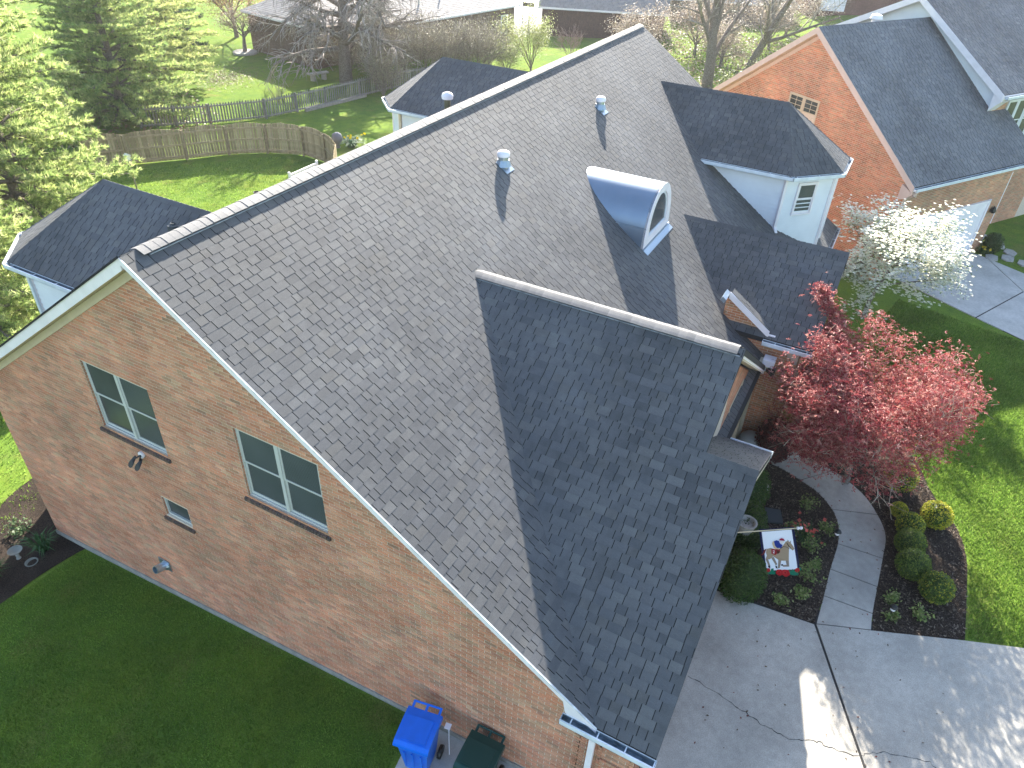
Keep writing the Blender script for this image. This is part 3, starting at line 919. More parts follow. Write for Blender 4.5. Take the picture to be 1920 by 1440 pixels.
# gutters of the main house
gm = MB(); gutter(gm, (0.0, -7.22, ze - .03), (0.0, yl - .02, ze - .03), (-1, 0, 0), .13, .1, .42)
gut = part('gutter', gm, [M_gutter, M_gutin], house, label='open gutter along the garage eave')
gm = MB(); gutter(gm, (xr2, yg - .02, ze - .02), (xr2, -7.4, ze - .02), (1, 0, 0), .12); part('gutter', gm, [M_gutter, M_gutin], house)
gm = MB(); gutter(gm, (7.32, yl - .02, ze - .02), (7.32, yg + .3, ze - .02), (1, 0, 0), .12); part('gutter', gm, [M_gutter, M_gutin], house)
gm = MB(); gutter(gm, (ex0, EY, EE - .02), (ex0, -7.55, EE - .02), (-1, 0, 0), .13); part('gutter', gm, [M_gutter, M_gutin], house)
gm = MB(); gutter(gm, (15.2, -8.03, zf - .02), (L + .15, -8.03, zf - .02), (0, -1, 0), .12); part('gutter', gm, [M_gutter, M_gutin], house)
ds = MB(); ds.bar((.12, -7.69, 3.22), (.15, -7.69, 3.1), .09, .07, (0, 1, 0)); ds.bar((.16, -7.69, 3.12), (.16, -7.69, .72), .075, .095, (0, 1, 0)); ds.box(.06, .22, -7.77, -7.55, 3.2, 3.26)
part('downspout', ds, M_white, house, label='white downspout at the garage corner')
ds = MB(); ds.bar((7.42, -8.6, 3.25), (7.16, -8.42, 2.9), .08, .07, (0, 1, 0)); ds.bar((7.16, -8.42, 2.9), (7.16, -8.42, .8), .08, .07, (0, 1, 0)); part('downspout', ds, M_tan, house)
ds = MB(); ds.box(10.5, 10.72, -7.86, -7.62, 3.36, 3.5); ds.bar((10.62, -7.7, 3.3), (10.62, -7.62, 2.9), .09, .08, (0, 1, 0)); ds.bar((10.62, -7.62, 2.9), (10.62, -7.62, .75), .09, .08, (0, 1, 0)); part('downspout', ds, M_tan, house)
bx = MB(); bx.box(10.46, 10.74, -7.98, -7.7, 3.42, 3.6); part('conductor_head', bx, M_white, house)

# ---- arched dormer of white sheet metal
ad = MB()
xc, hw, yfr, zb0 = 11.19, .95, -4.285, 5.74
zt0 = 7.06
th = np.linspace(0, np.pi, 25)
prof = [(xc + hw * math.cos(t), zb0 + (zt0 - zb0) * math.sin(t) ** .86) for t in th]
def yback(z): return -(ZR - z) / MS + .05
ex_ = 1.0
V = []; 
for x, z in prof:
    V += [(x, yfr - .06, z), (x, max(yback(z), yfr), z)]
F = [[2 * i, 2 * i + 1, 2 * i + 3, 2 * i + 2] for i in range(len(prof) - 1)]
ad.add(V, F)
dormer = part('arched_dormer', ad, M_zinc, house, smooth=True, label='arched dormer skinned in shiny white sheet metal')
fm = MB()
def arch(s, top, x0=xc): return [(x0 + hw * s * math.cos(t), zb0 + top + (zt0 - zb0) * s * math.sin(t) ** .86) for t in th]
outer = prof; inner = arch(.7, .2)
for i in range(len(th) - 1):
    a, b, c, d = outer[i], outer[i + 1], inner[i + 1], inner[i]
    P = [(a[0], yfr - .075, a[1]), (b[0], yfr - .075, b[1]), (c[0], yfr - .075, c[1]), (d[0], yfr - .075, d[1])]
    fm.prism(P, (0, .06, 0))
fm.prism([(xc - hw, yfr - .075, zb0), (xc + hw, yfr - .075, zb0), (inner[0][0], yfr - .075, inner[0][1]), (inner[-1][0], yfr - .075, inner[-1][1])], (0, .06, 0))
part('arch_frame', fm, M_white, dormer)
f2 = MB(); i1 = arch(.7, .2); i2 = arch(.63, .24)
for i in range(len(th) - 1):
    P = [(i1[i][0], yfr - .05, i1[i][1]), (i1[i + 1][0], yfr - .05, i1[i + 1][1]), (i2[i + 1][0], yfr - .05, i2[i + 1][1]), (i2[i][0], yfr - .05, i2[i][1])]
    f2.prism(P, (0, .04, 0))
f2.prism([(i1[-1][0], yfr - .05, i1[-1][1]), (i1[0][0], yfr - .05, i1[0][1]), (i2[0][0], yfr - .05, i2[0][1]), (i2[-1][0], yfr - .05, i2[-1][1])], (0, .04, 0))
part('sash', f2, M_gutter, dormer)
gp = MB(); gp.prism([(x, yfr - .03, z) for x, z in i2], (0, .01, 0)); part('pane', gp, M_glass, dormer)
fl = MB()
for s in (-1, 1):
    pts = [(xc + s * (hw + .01), yfr - .1, zmain(yfr - .1) + .012), (xc + s * (hw * .8), yback(zt0) + .05, zmain(yback(zt0)) + .03)]
    for i in range(6):
        k0, k1 = i * 4, i * 4 + 4
        idx = (lambda j: j if s > 0 else 24 - j)
        if k1 <= 12:
            a = outer[idx(k0)]; b = outer[idx(k1)]
            fl.bar((a[0] + s * .02, yback(a[1]), a[1] + .005), (b[0] + s * .02, yback(b[1]), b[1] + .01), .07, .02, (0, -MS, 1))
fl.box(xc - hw - .01, xc + hw + .01, yfr - .1, yfr - .05, zb0 - .12, zb0 - .01)
fl.obox((xc - hw - .01, yfr - .22, zmain(yfr - .22) + .012), (2 * hw + .02, 0, 0), (0, .18, .18 * MS), (0, 0, .01))
fl.bar((xc - hw * .985, yfr - .09, zb0 + .5), (xc - hw * .985, yback(zb0 + .5), zb0 + .5), .004, .012)
part('flashing', fl, M_lead, dormer)

# ---- things standing on the roof
def roof_vent(x, y, h, r, label, cap=True):
    z0 = zmain(y)
    t = thing('roof_vent', label, 'roof vent', (x, y, z0), 'metal vents on the sunny roof slope')
    p = MB(); p.lathe([(r, -.1), (r, h * .62)], (x, y, z0), 14); part('pipe', p, M_galv, t, smooth=False)
    c = MB(); c.lathe([(r * 1.16, h * .6), (r * 1.16, h * .78), (r * .95, h * .9), (r * .55, h * .97), (r * .1, h)], (x, y, z0), 14, (1, 1, 1)); part('hood', c, M_white, t, smooth=True)
    f = MB(); P = [(x - .17, y - .2), (x + .17, y - .2), (x + .17, y + .1), (x - .17, y + .1)]
    f.prism([(a, b, zmain(b) + .012) for a, b in P], (0, 0, .01))
    f.lathe([(r * 1.5, -.03), (r * 1.05, .1)], (x + .0, y, z0 + .02), 12)
    part('flashing', f, M_lead, t); return t
roof_vent(8.52, -1.40, .33, .125, 'nearer white capped metal vent on the sunny roof slope, left of the arched dormer')
roof_vent(13.98, -1.45, .33, .12, 'farther white capped metal vent on the sunny roof slope, close to the bay dormer')
# rear flues
t = thing('roof_flue', 'tall brown flue pipe with a white cap rising behind the ridge', 'flue pipe', (11.6, 2.0, zmain(2.0)))
p = MB(); p.lathe([(.085, -.2), (.085, .62)], (11.6, 2.0, zmain(2.0)), 12); part('pipe', p, mat('brown metal', (.09, .085, .05), .5), t)
p = MB(); p.lathe([(.15, .6), (.16, .68), (.13, .74), (.02, .78)], (11.6, 2.0, zmain(2.0)), 14); part('cap', p, M_white, t, smooth=True)
p = MB(); p.lathe([(.06, -.2), (.06, .42), (.05, .42), (.05, .1)], (4.75, 2.3, zmain(2.3)), 12); tag(part('vent_pipe', p, M_black, None), 'short black vent pipe poking up just behind the ridge', 'vent pipe')
p = MB(); zz = 7.0 - .695 * (4.33 - 3.89) + .02
p.lathe([(.13, -.1), (.12, .015), (.055, .03), (.05, .06), (.035, .06), (.035, .02)], (3.89, 3.98, zz - .01), 14); tag(part('roof_boot', p, M_slate, None), 'small round rubber vent boot on the shaded left rear roof', 'vent')

# ---- things on the gable wall
t = thing('floodlight', 'black twin floodlight fixed on the brick under the left double window', 'floodlight', (WX, 1.46, 4.2))
p = MB(); p.lathe([(.07, 0), (.07, .04)], (WX - .01, 1.46, 4.22), 12, axis=(np.array([0, 1., 0]), np.array([0, 0, 1.]), np.array([-1., 0, 0]))); part('base', p, M_white, t)
p = MB(); p.tubes([(WX - .05, 1.46, 4.22), (WX - .05, 1.46, 4.22)], [(WX - .14, 1.54, 4.17), (WX - .14, 1.38, 4.2)], .015, .015, 6); part('arm', p, M_black, t)
for y, s in ((1.55, 1), (1.38, -1)):
    p = MB(); ax = (np.array([0, 1., 0]), np.array([.6, 0, .8]), np.array([-.8, 0, -.6]))
    p.lathe([(.025, -.08), (.04, -.04), (.062, .06), (.062, .075), (.05, .075)], (WX - .17, y, 4.14), 10, axis=ax); part('lamp_head', p, M_black, t)
t = thing('dryer_vent', 'galvanised dryer vent with a round spout on the brick gable wall', 'vent', (WX, 2.0, .85))
p = MB(); p.box(WX - .03, WX - .012, 1.84, 2.16, .7, 1.0); part('flange', p, M_galv, t)
ax = (np.array([0, 1., 0]), np.array([.35, 0, .94]), np.array([-.94, 0, .35]))
p = MB(); p.lathe([(.12, 0), (.09, .05), (.085, .25), (.075, .25), (.075, .1)], (WX - .03, 2.0, .83), 14, axis=ax); part('spout', p, M_galv, t, smooth=False)

# ------------------------------------------------------------------ ground, paving, beds
xs = np.concatenate([np.linspace(-400, -40, 10), np.linspace(-30, 100, 131), np.linspace(110, 600, 12)])
yv = np.concatenate([np.linspace(-400, -60, 8), np.linspace(-50, 70, 121), np.linspace(80, 500, 10)])
X, Y = np.meshgrid(xs, yv, indexing='ij')
Z = ground(X, Y)
nx, ny = X.shape
gmb = MB()
idx = np.arange(nx * ny).reshape(nx, ny)
F = np.stack([idx[:-1, :-1], idx[1:, :-1], idx[1:, 1:], idx[:-1, 1:]], -1).reshape(-1, 4)
gmb.adda(np.stack([X, Y, Z], -1).reshape(-1, 3), F, (1, 1, 1))
structure('ground', gmb, M_grass, smooth=True)

def curve(P, n=5):
    P = [np.array(p, float) for p in P]; out = []
    for i in range(len(P) - 1):
        p0, p1, p2, p3 = P[max(i - 1, 0)], P[i], P[i + 1], P[min(i + 2, len(P) - 1)]
        for k in range(n):
            t = k / n
            out.append(tuple(.5 * (2 * p1 + (p2 - p0) * t + (2 * p0 - 5 * p1 + 4 * p2 - p3) * t * t + (3 * p1 - p0 - 3 * p2 + p3) * t ** 3)))
    out.append(tuple(P[-1])); return out
def sheet(name, P, dz, m, th=.06, parent=None, kind='structure'):
    mb = MB(); P = [(p[0], p[1], G(p[0], p[1]) + dz) for p in P]
    mb.prism([(p[0], p[1], p[2] - th) for p in P], (0, 0, th))
    if parent is not None: return part(name, mb, m, parent)
    return structure(name, mb, m, kind)

# driveway: two slabs with an open joint
JA, JB = np.array((5.76, -10.52)), np.array((3.136, -11.802)); jd = (JB - JA) / np.linalg.norm(JB - JA); jn = np.array([-jd[1], jd[0]])
JC = JA + jd * 14
base = MB(); base.prism([(-7, -18, .60), (8.6, -18, .60), (6.9, -13.3, .60), (5.6, -8.3, .60), (.35, -8.3, .60), (-7, -8.3, .60)], (0, 0, .112))
drive = structure('driveway', base, M_joint)
e = .012
sheet('slab', [(.36, -8.36), (5.55, -8.36), (5.57, -8.5), tuple(JA - jn * e * np.sign(jn[1])) if False else (5.745, -10.50), tuple(JB + np.array([-.01, .022])), tuple(JC + np.array([-.01, .022])), (-9, -12), (-4, -8.36)], .03, M_conc, parent=drive)
sheet('slab', [(5.775, -10.545), (6.19, -11.57), (6.9, -13.3), (7.4, -14.6), (8.6, -18), (-6.5, -18), tuple(JC + np.array([.01, -.022])), tuple(JB + np.array([.01, -.022]))], .03, M_conc, parent=drive)
cr = MB()
r = random.Random(4)
def crack(pts, w):
    P = []
    for i in range(len(pts) - 1):
        a = np.array(pts[i]); b = np.array(pts[i + 1])
        for k in range(10): P.append(a + (b - a) * k / 10 + np.array([r.gauss(0, .015), r.gauss(0, .015)]))
    P.append(np.array(pts[-1]))
    for a, b in zip(P[:-1], P[1:]):
        d = b - a; n = np.array([-d[1], d[0]]) / (np.linalg.norm(d) + 1e-9) * w * r.uniform(.4, 1.2)
        cr.add([(*(a - n), .7335), (*(b - n), .7335), (*(b + n), .7335), (*(a + n), .7335)], [[0, 1, 2, 3]])
crack([(3.3, -8.57), (3.2, -9.3), (3.03, -10.0), (3.0, -10.55), (3.2, -11.0), (3.25, -11.6)], .007)
crack([(3.25, -11.6), (3.6, -12.1), (3.8, -12.8), (3.5, -13.4)], .005)
part('crack', cr, M_joint, drive)
# front walk of five slabs and a curved end
wl = [(5.79, -10.545), (6.614, -10.561), (7.448, -10.565), (8.321, -10.6), (8.93, -10.52), (9.406, -10.3), (9.815, -9.918), (10.07, -9.415), (10.3, -8.75), (10.4, -7.6)]
wr = [(6.2, -11.56), (6.655, -11.54), (7.46, -11.551), (8.378, -11.567), (9.15, -11.55), (9.786, -11.3), (10.4, -10.85), (10.87, -10.1), (11.2, -9.2), (11.9, -8.5)]
wl = curve(wl, 4); wr = curve(wr, 4)
wb = MB(); wb.prism([(*p, .64) for p in wl] + [(*p, .64) for p in wr[::-1]], (0, 0, .071))
walk = structure('front_walk', wb, M_joint)
for segs in ((0, 4), (4, 8), (8, 12), (12, 20), (20, 28), (28, 36)):
    i, j = segs
    ls = [np.array(p) for p in wl[i:j + 1]]; rs_ = [np.array(p) for p in wr[i:j + 1]]
    def sh(a, b, q_): d = (b - a) / np.linalg.norm(b - a); return a + d * q_
    ls[0] = sh(ls[0], ls[1], .012); rs_[0] = sh(rs_[0], rs_[1], .012); ls[-1] = sh(ls[-1], ls[-2], .012); rs_[-1] = sh(rs_[-1], rs_[-2], .012)
    sheet('slab', [tuple(p) for p in ls] + [tuple(p) for p in rs_[::-1]], .025, M_conc, parent=walk)
sheet('porch', [(9.9, -7.49), (10.9, -7.49), (10.9, -6.9), (12, -8.4), (11.2, -8.6), (10.35, -8.2)], .04, M_conc)
# planting beds
bedL = [(5.66, -8.4), (5.77, -10.5)] + wl[4:34] + [(10.25, -7.6), (7.1, -7.55), (7.1, -8.4)]
bedR = [(6.2, -11.6)] + wr[4:33] + curve([(12.2, -9.0), (13.5, -9.9), (13.4, -11.2), (12.4, -12.0), (11.37, -12.4), (10.4, -12.99), (9.5, -13.25), (8.47, -13.3), (6.93, -13.3)], 5)
def tri_sheet(name, P, dz, m):
    mb = MB(); V = [(p[0], p[1], G(p[0], p[1]) + dz) for p in P]
    mb.add(V, [list(range(len(V)))]); return structure(name, mb, m)
tri_sheet('planting_bed', bedL, .016, M_mulch)
tri_sheet('planting_bed', bedR, .016, M_mulch)
tri_sheet('planting_bed', curve([(.22, 5.0), (.1, 5.15), (-.8, 5.32), (-1.7, 5.35), (-3.2, 5.5), (-4.5, 6.4), (-3.4, 7.8), (-1.2, 7.6), (.3, 8.4), (1.5, 8.6)], 4), .016, M_mulch)
sheet('bin_pad', [(.2, -4.45), (-.9, -4.62), (-1.05, -7.7), (.2, -7.7)], .03, M_conc2)
# neighbour's drive, seams as gaps
nd = MB(); nd.prism([(p[0], p[1], G(*p) - .035) for p in ((24.5, -10.3), (28.3, -12.95), (27.6, -15.1), (26.5, -18), (20.4, -18), (21.8, -14.9))], (0, 0, .05))
ndr = structure('neighbour_driveway', nd, M_joint)
def lerp(a, b, t): return (a[0] + (b[0] - a[0]) * t, a[1] + (b[1] - a[1]) * t)
sheet('slab', [(24.5, -10.25), (28.7, -13.0), (28.45, -13.7), (25.9, -14.98), (22.66, -13.38)], .035, M_conc2, parent=ndr)
sheet('slab', [(22.64, -13.43), (25.88, -15.03), (28.4, -13.78), (27.6, -15.2), (26.5, -18), (20.4, -18), (21.8, -14.93)], .035, M_conc2, parent=ndr)
for k, (x, y) in enumerate(((28.6, -13.9), (28.9, -14.5), (28.7, -15.1), (29.6, -14.6), (29.3, -15.6))):
    mb = MB(); a = k * .9
    mb.prism([(x + .33 * math.cos(a + q_) * (1 + .2 * ((k * 7 + i) % 3)), y + .26 * math.sin(a + q_), G(x, y) + .01) for i, q_ in enumerate(np.arange(6) * math.pi / 3)], (0, 0, .05))
    tag(part('stepping_stone', mb, M_stone, None), ('flat grey stepping stone nearest the neighbour garage wall', 'flat grey stepping stone second from the neighbour garage wall', 'flat grey stepping stone touching the neighbour driveway edge', 'flat grey stepping stone at the right frame edge by the neighbour driveway', 'lowest flat grey stepping stone at the right frame edge')[k], 'stepping stone', 'stepping stones by the neighbour driveway')
sheet('bounce_sheet', [(-70, -45), (-9.5, -45), (-9.0, 3), (-10, 24), (-70, 60)], .02, mat('neutral bounce ground', (.1, .1, .055), 1.0, .03, noise=[(.6, 5, .7, 1.2), (12, 4, .8, 1.15)]))  # added out of view to cut the green bounce onto the gable
# streets behind the far houses
mb = MB(); mb.prism([(72, 70, -.98), (82, 70, -.98), (86, -50, -.98), (76, -50, -.98)], (0, 0, .03)); structure('street', mb, M_road)
mb = MB(); mb.prism([(60.5, 25.2, -.98), (63.0, 24.6, -.98), (77, 28.0, -.98), (77, 37, -.98), (64, 29.5, -.98)], (0, 0, .04)); structure('far_driveway', mb, M_road)
# mulch round the far trees
mb = MB(); mb.prism([(40.58 + .95 * math.cos(t), 39.69 + .95 * math.sin(t), -.99) for t in np.arange(16) * math.pi / 8], (0, 0, .14))
tag(part('tree_ring', mb, M_stone, None), 'round stone edging ring around the foot of the small bare tree', 'tree ring')
mb = MB(); mb.prism([(41.9 + .65 * math.cos(t), 37.4 + .65 * math.sin(t), -.99) for t in np.arange(14) * math.pi / 7], (0, 0, .12))
tag(part('tree_ring', mb, M_stone, None), 'smaller empty stone ring in the far lawn beside the house shadow', 'tree ring')
# grass blades where the lawn is near enough to show them
def in_poly(x, y, P):
    c = np.zeros(len(x), bool); j = len(P) - 1
    for i in range(len(P)):
        xi, yi = P[i]; xj, yj = P[j]
        c ^= ((yi > y) != (yj > y)) & (x < (xj - xi) * (y - yi) / (yj - yi + 1e-12) + xi); j = i
    return c
def blades(name, P, n, seed, h=.06, w=.012, cols=((.16, .27, .04), (.125, .22, .032), (.23, .33, .065), (.1, .18, .028))):
    r = np.random.default_rng(seed)
    a = np.array(P); x = r.uniform(a[:, 0].min(), a[:, 0].max(), n); y = r.uniform(a[:, 1].min(), a[:, 1].max(), n)
    k = in_poly(x, y, P)
    for Q in (bedL, bedR): k &= ~in_poly(x, y, Q)
    x, y = x[k], y[k]; n = len(x); z = ground(x, y)
    th = r.uniform(0, 2 * np.pi, n); hh = h * r.uniform(.5, 1.3, n); ln = r.uniform(.2, .9, n) * hh; ph = r.uniform(0, 2 * np.pi, n)
    b = np.stack([x, y, z], 1); d = np.stack([np.cos(th), np.sin(th), 0 * th], 1) * w / 2
    t = b + np.stack([np.cos(ph) * ln, np.sin(ph) * ln, hh], 1)
    V = np.stack([b - d, b + d, t], 1).reshape(-1, 3)
    # tufted tone: patches of lighter and darker turf
    tone = .75 + .5 * (np.sin(x * 1.7 + np.sin(y * 1.1)) * np.sin(y * 2.1 + 1.3 * np.sin(x * .9)) * .5 + .5)
    c = np.array(cols)[r.integers(0, len(cols), n)] * tone[:, None] * r.uniform(.8, 1.2, (n, 1))
    mb = MB(); mb.adda(V, np.arange(3 * n).reshape(-1, 3), c)
    structure(name, mb, M_blade, kind='stuff')
front_lawn = [(7.0, -13.35), (8.47, -13.36), (9.5, -13.3), (10.4, -13.05), (11.0, -12.75), (11.45, -12.3), (11.9, -11.5), (12.1, -9.3), (13, -8.9), (22.6, -10.8), (21.7, -14.9), (20.5, -19), (9, -19)]
blades('front_lawn_grass', front_lawn, 230000, 5, .075, .02)
blades('side_lawn_grass', [(-7, -4.3), (-.95, -4.5), (.15, -4.4), (.15, 5.1), (-1.7, 5.3), (-3.4, 5.3), (-8, 6)], 150000, 6, .055, .014)
blades('rear_lawn_grass', [(-4, 8), (.3, 7.2), (2, 9.2), (8, 11), (20.5, 13), (24.2, 18), (23.8, 21), (18, 26), (4, 26)], 60000, 8, .09, .03)

# ------------------------------------------------------------------ plant builders
def leaf_quads(mb, P, size, cols, r, up=.5, aspect=.55, droop=0.):
    n = len(P)
    nrm = r.normal(0, 1, (n, 3)); nrm[:, 2] = np.abs(nrm[:, 2]) + up * 2; nrm /= np.linalg.norm(nrm, axis=1, keepdims=True)
    a = r.normal(0, 1, (n, 3)); a -= nrm * np.sum(a * nrm, 1, keepdims=True); a /= np.linalg.norm(a, axis=1, keepdims=True)
    a[:, 2] -= droop
    b = np.cross(nrm, a)
    s = np.broadcast_to(np.asarray(size, float), (n,)) * r.uniform(.7, 1.3, n)
    A = a * s[:, None] * .5; Bv = b * s[:, None] * .5 * aspect
    V = np.stack([P - A, P + Bv, P + A, P - Bv], 1).reshape(-1, 3)
    cols = np.array(cols); c = cols[r.integers(0, len(cols), n)] * r.uniform(.75, 1.25, (n, 1))
    mb.adda(V, np.arange(4 * n).reshape(-1, 4), c)

def skeleton(seed, base, trunk_h, trunk_r, levels, lean=(0, 0), trunk_top=.35, first=.35, wob=.06):
    """levels: list of (children, length, angle deg, rise, wobble). Returns segs (p0,p1,r0,r1,level) and tips"""
    r = np.random.default_rng(seed)
    segs = []; tips = []
    def path(p, d, ln, r0, r1, n, wobble, rise, lev):
        pts = [p]; ds = [d]
        for i in range(n):
            d = d + r.normal(0, wobble, 3); d[2] += rise; d /= np.linalg.norm(d)
            q_ = p + d * ln / n
            segs.append((p, q_, r0 + (r1 - r0) * i / n, r0 + (r1 - r0) * (i + 1) / n, lev))
            p = q_; pts.append(p); ds.append(d)
        return pts, ds
    def grow(p, d, ln, r0, lev):
        nseg = 5 if lev == 0 else (4 if lev == 1 else 3)
        r1 = r0 * (trunk_top if lev == 0 else .35)
        wobble = wob if lev == 0 else levels[lev - 1][4]; rise = 0 if lev == 0 else levels[lev - 1][3]
        pts, ds = path(p, d, ln, r0, r1, nseg, wobble, rise, lev)
        if lev >= len(levels): tips.append((pts[-1], ds[-1])); tips.append((pts[-2], ds[-2])); return
        nch, cl, ang = levels[lev][:3]
        for i in range(nch):
            t = first + (1 - first) * (i + r.random()) / nch if lev == 0 else .25 + .75 * (i + r.random()) / nch
            t = min(t, .999); k = int(t * nseg); f = t * nseg - k
            q_ = pts[k] * (1 - f) + pts[k + 1] * f; dd = ds[k + 1]
            perp = r.normal(0, 1, 3); perp -= dd * (perp @ dd); perp /= np.linalg.norm(perp)
            if lev == 0:
                az = i * 2.399 + r.normal(0, .3); perp = np.array([math.cos(az), math.sin(az), 0])
            a = math.radians(ang + r.normal(0, 9))
            nd_ = dd * math.cos(a) + perp * math.sin(a)
            rr = (r0 + (r1 - r0) * t) * (.55 if lev == 0 else .62)
            grow(q_, nd_ / np.linalg.norm(nd_), cl * r.uniform(.7, 1.2) * (1 - .35 * t if lev else 1 - .4 * max(0, t - .5)), max(rr, .006), lev + 1)
    d0 = np.array([lean[0], lean[1], 1.0]); d0 /= np.linalg.norm(d0)
    grow(np.array(base, float), d0, trunk_h, trunk_r, 0)
    return segs, tips

def seg_mesh(segs, lo, hi, k, cols, r, rmin=.004):
    mb = MB()
    sel = [s for s in segs if lo <= s[4] <= hi]
    if not sel: return None
    p0 = np.array([s[0] for s in sel]); p1 = np.array([s[1] for s in sel])
    r0 = np.maximum([s[2] for s in sel], rmin); r1 = np.maximum([s[3] for s in sel], rmin)
    cols = np.array(cols); c = cols[r.integers(0, len(cols), len(sel))]
    mb.tubes(p0, p1, r0, r1, k, c)
    return mb

def bare_tree(name, label, base, trunk_h, trunk_r, levels, seed, twig_cols, group=None, buds=None, cat='tree', lean=(0, 0), first=.35, rmin=.008, bark=None, nbud=6, budsize=.06, spread=.25, flat=1.):
    base = (base[0], base[1], G(base[0], base[1]) - .05 if len(base) == 2 else base[2])
    segs, tips = skeleton(seed, base, trunk_h, trunk_r, levels, lean, first=first)
    t = thing(name, label, cat, base, group)
    r = np.random.default_rng(seed + 1)
    part('trunk', seg_mesh(segs, 0, 1, 7, [(1, 1, 1)], r), bark or M_bark, t, smooth=True)
    cr_ = seg_mesh(segs, 2, 9, 3, twig_cols, r, rmin)
    if buds and cr_ is not None:
        P = np.array([q_[0] for q_ in tips]); P = np.repeat(P, nbud, 0) + r.normal(0, spread, (len(P) * nbud, 3)) * np.array([1, 1, flat])
        bm_ = MB(); leaf_quads(bm_, P, budsize, buds, r); 
        part('crown', cr_, M_twig, t); part('buds', bm_, M_leaf, t, kind='stuff')
    else:
        part('crown', cr_, M_twig, t)
    return t

def pine(name, label, x, y, h, rad, seed, top_col=((.42, .5, .17), (.31, .41, .13), (.54, .58, .26), (.22, .31, .1)), z0=1.2, n_whorl=17, group=None, density=1.0, lean=0):
    r = np.random.default_rng(seed)
    zb_ = G(x, y) - .1
    t = thing(name, label, 'pine tree', (x, y, zb_), group)
    tk = MB(); n = 8; zz = np.linspace(0, h, n + 1)
    pts = np.stack([x + .1 * np.sin(zz * .7 + seed) + lean * zz, y + .1 * np.cos(zz * .6 + seed), zb_ + zz], 1)
    rr = np.linspace(.24, .03, n + 1)
    tk.tubes(pts[:-1], pts[1:], rr[:-1], rr[1:], 8)
    B0 = []; B1 = []; R0 = []; R1 = []; TP = []; TD = []
    for w in range(n_whorl):
        f = (w + r.uniform(-.2, .2)) / n_whorl
        z = z0 + (h - z0 - .3) * f
        bl = rad * (1 - f) ** .75 * r.uniform(.85, 1.1) + .35
        nb = r.integers(7, 10)
        a0 = r.uniform(0, 6.28)
        for b in range(nb):
            az = a0 + b * 6.283 / nb + r.normal(0, .15)
            ln = bl * r.uniform(.65, 1.15)
            o = np.array([np.cos(az), np.sin(az), 0])
            p = np.array([np.interp(z, zz, pts[:, 0]), np.interp(z, zz, pts[:, 1]), zb_ + z])
            m_ = max(4, int(ln / .45)); q_ = p
            elev0 = .15 + .5 * f
            for i in range(m_):
                s = (i + 1) / m_
                el = elev0 - .35 * s + .45 * max(0, s - .6) + r.normal(0, .05)
                d = o * np.cos(el) + np.array([0, 0, np.sin(el)])
                q2_ = q_ + d * ln / m_
                B0.append(q_); B1.append(q2_); R0.append(.05 * (1 - .85 * i / m_) * (ln / 3 + .3)); R1.append(.05 * (1 - .85 * s) * (ln / 3 + .3) + .006)
                # side branchlets in a flat, slightly drooping spray
                if s > .25:
                    for sd in (-1, 1):
                        for kk in range(4):
                            if r.random() > .85 * density: continue
                            sidev = np.array([-o[1], o[0], 0]) * sd
                            bl2 = (.25 + .5 * (1 - abs(s - .55))) * r.uniform(.5, 1.1) * min(1, ln / 2.2 + .35)
                            bd = o * r.uniform(.5, .9) + sidev * r.uniform(.5, 1) + np.array([0, 0, r.uniform(-.05, .35)])
                            bd /= np.linalg.norm(bd)
                            st = q_ + (q2_ - q_) * r.random(); en = st + bd * bl2
                            B0.append(st); B1.append(en); R0.append(.012); R1.append(.006)
                            nt_ = max(2, int(bl2 / .11))
                            for u in range(nt_):
                                TP.append(st + (en - st) * (u + 1) / nt_); dv = bd + np.array([0, 0, .35]) + r.normal(0, .3, 3); TD.append(dv / np.linalg.norm(dv))
                q_ = q2_
            TP.append(q_); TD.append(o)
    tk.tubes(B0, B1, R0, R1, 4)
    part('trunk', tk, M_bark, t, smooth=True)
    TP = np.array(TP); TD = np.array(TD); n = len(TP); K = 10
    # needle tufts: thin blades fanning round the shoot direction
    P = np.repeat(TP, K, 0); D = np.repeat(TD, K, 0)
    D = D + r.normal(0, .55, D.shape); D /= np.linalg.norm(D, axis=1, keepdims=True)
    sv = np.cross(D, r.normal(0, 1, D.shape)); sv /= np.linalg.norm(sv, axis=1, keepdims=True) + 1e-9
    ln = r.uniform(.14, .27, len(P))[:, None]; wd_ = .017
    V = np.stack([P - sv * wd_, P + sv * wd_, P + D * ln], 1).reshape(-1, 3)
    tc = np.array(top_col)[np.repeat(r.integers(0, len(top_col), n), K)] * np.repeat(r.uniform(.7, 1.25, n), K)[:, None]
    nb_ = MB(); nb_.adda(V, np.arange(len(V)).reshape(-1, 3), tc)
    part('crown', nb_, M_needle, t)
    return t

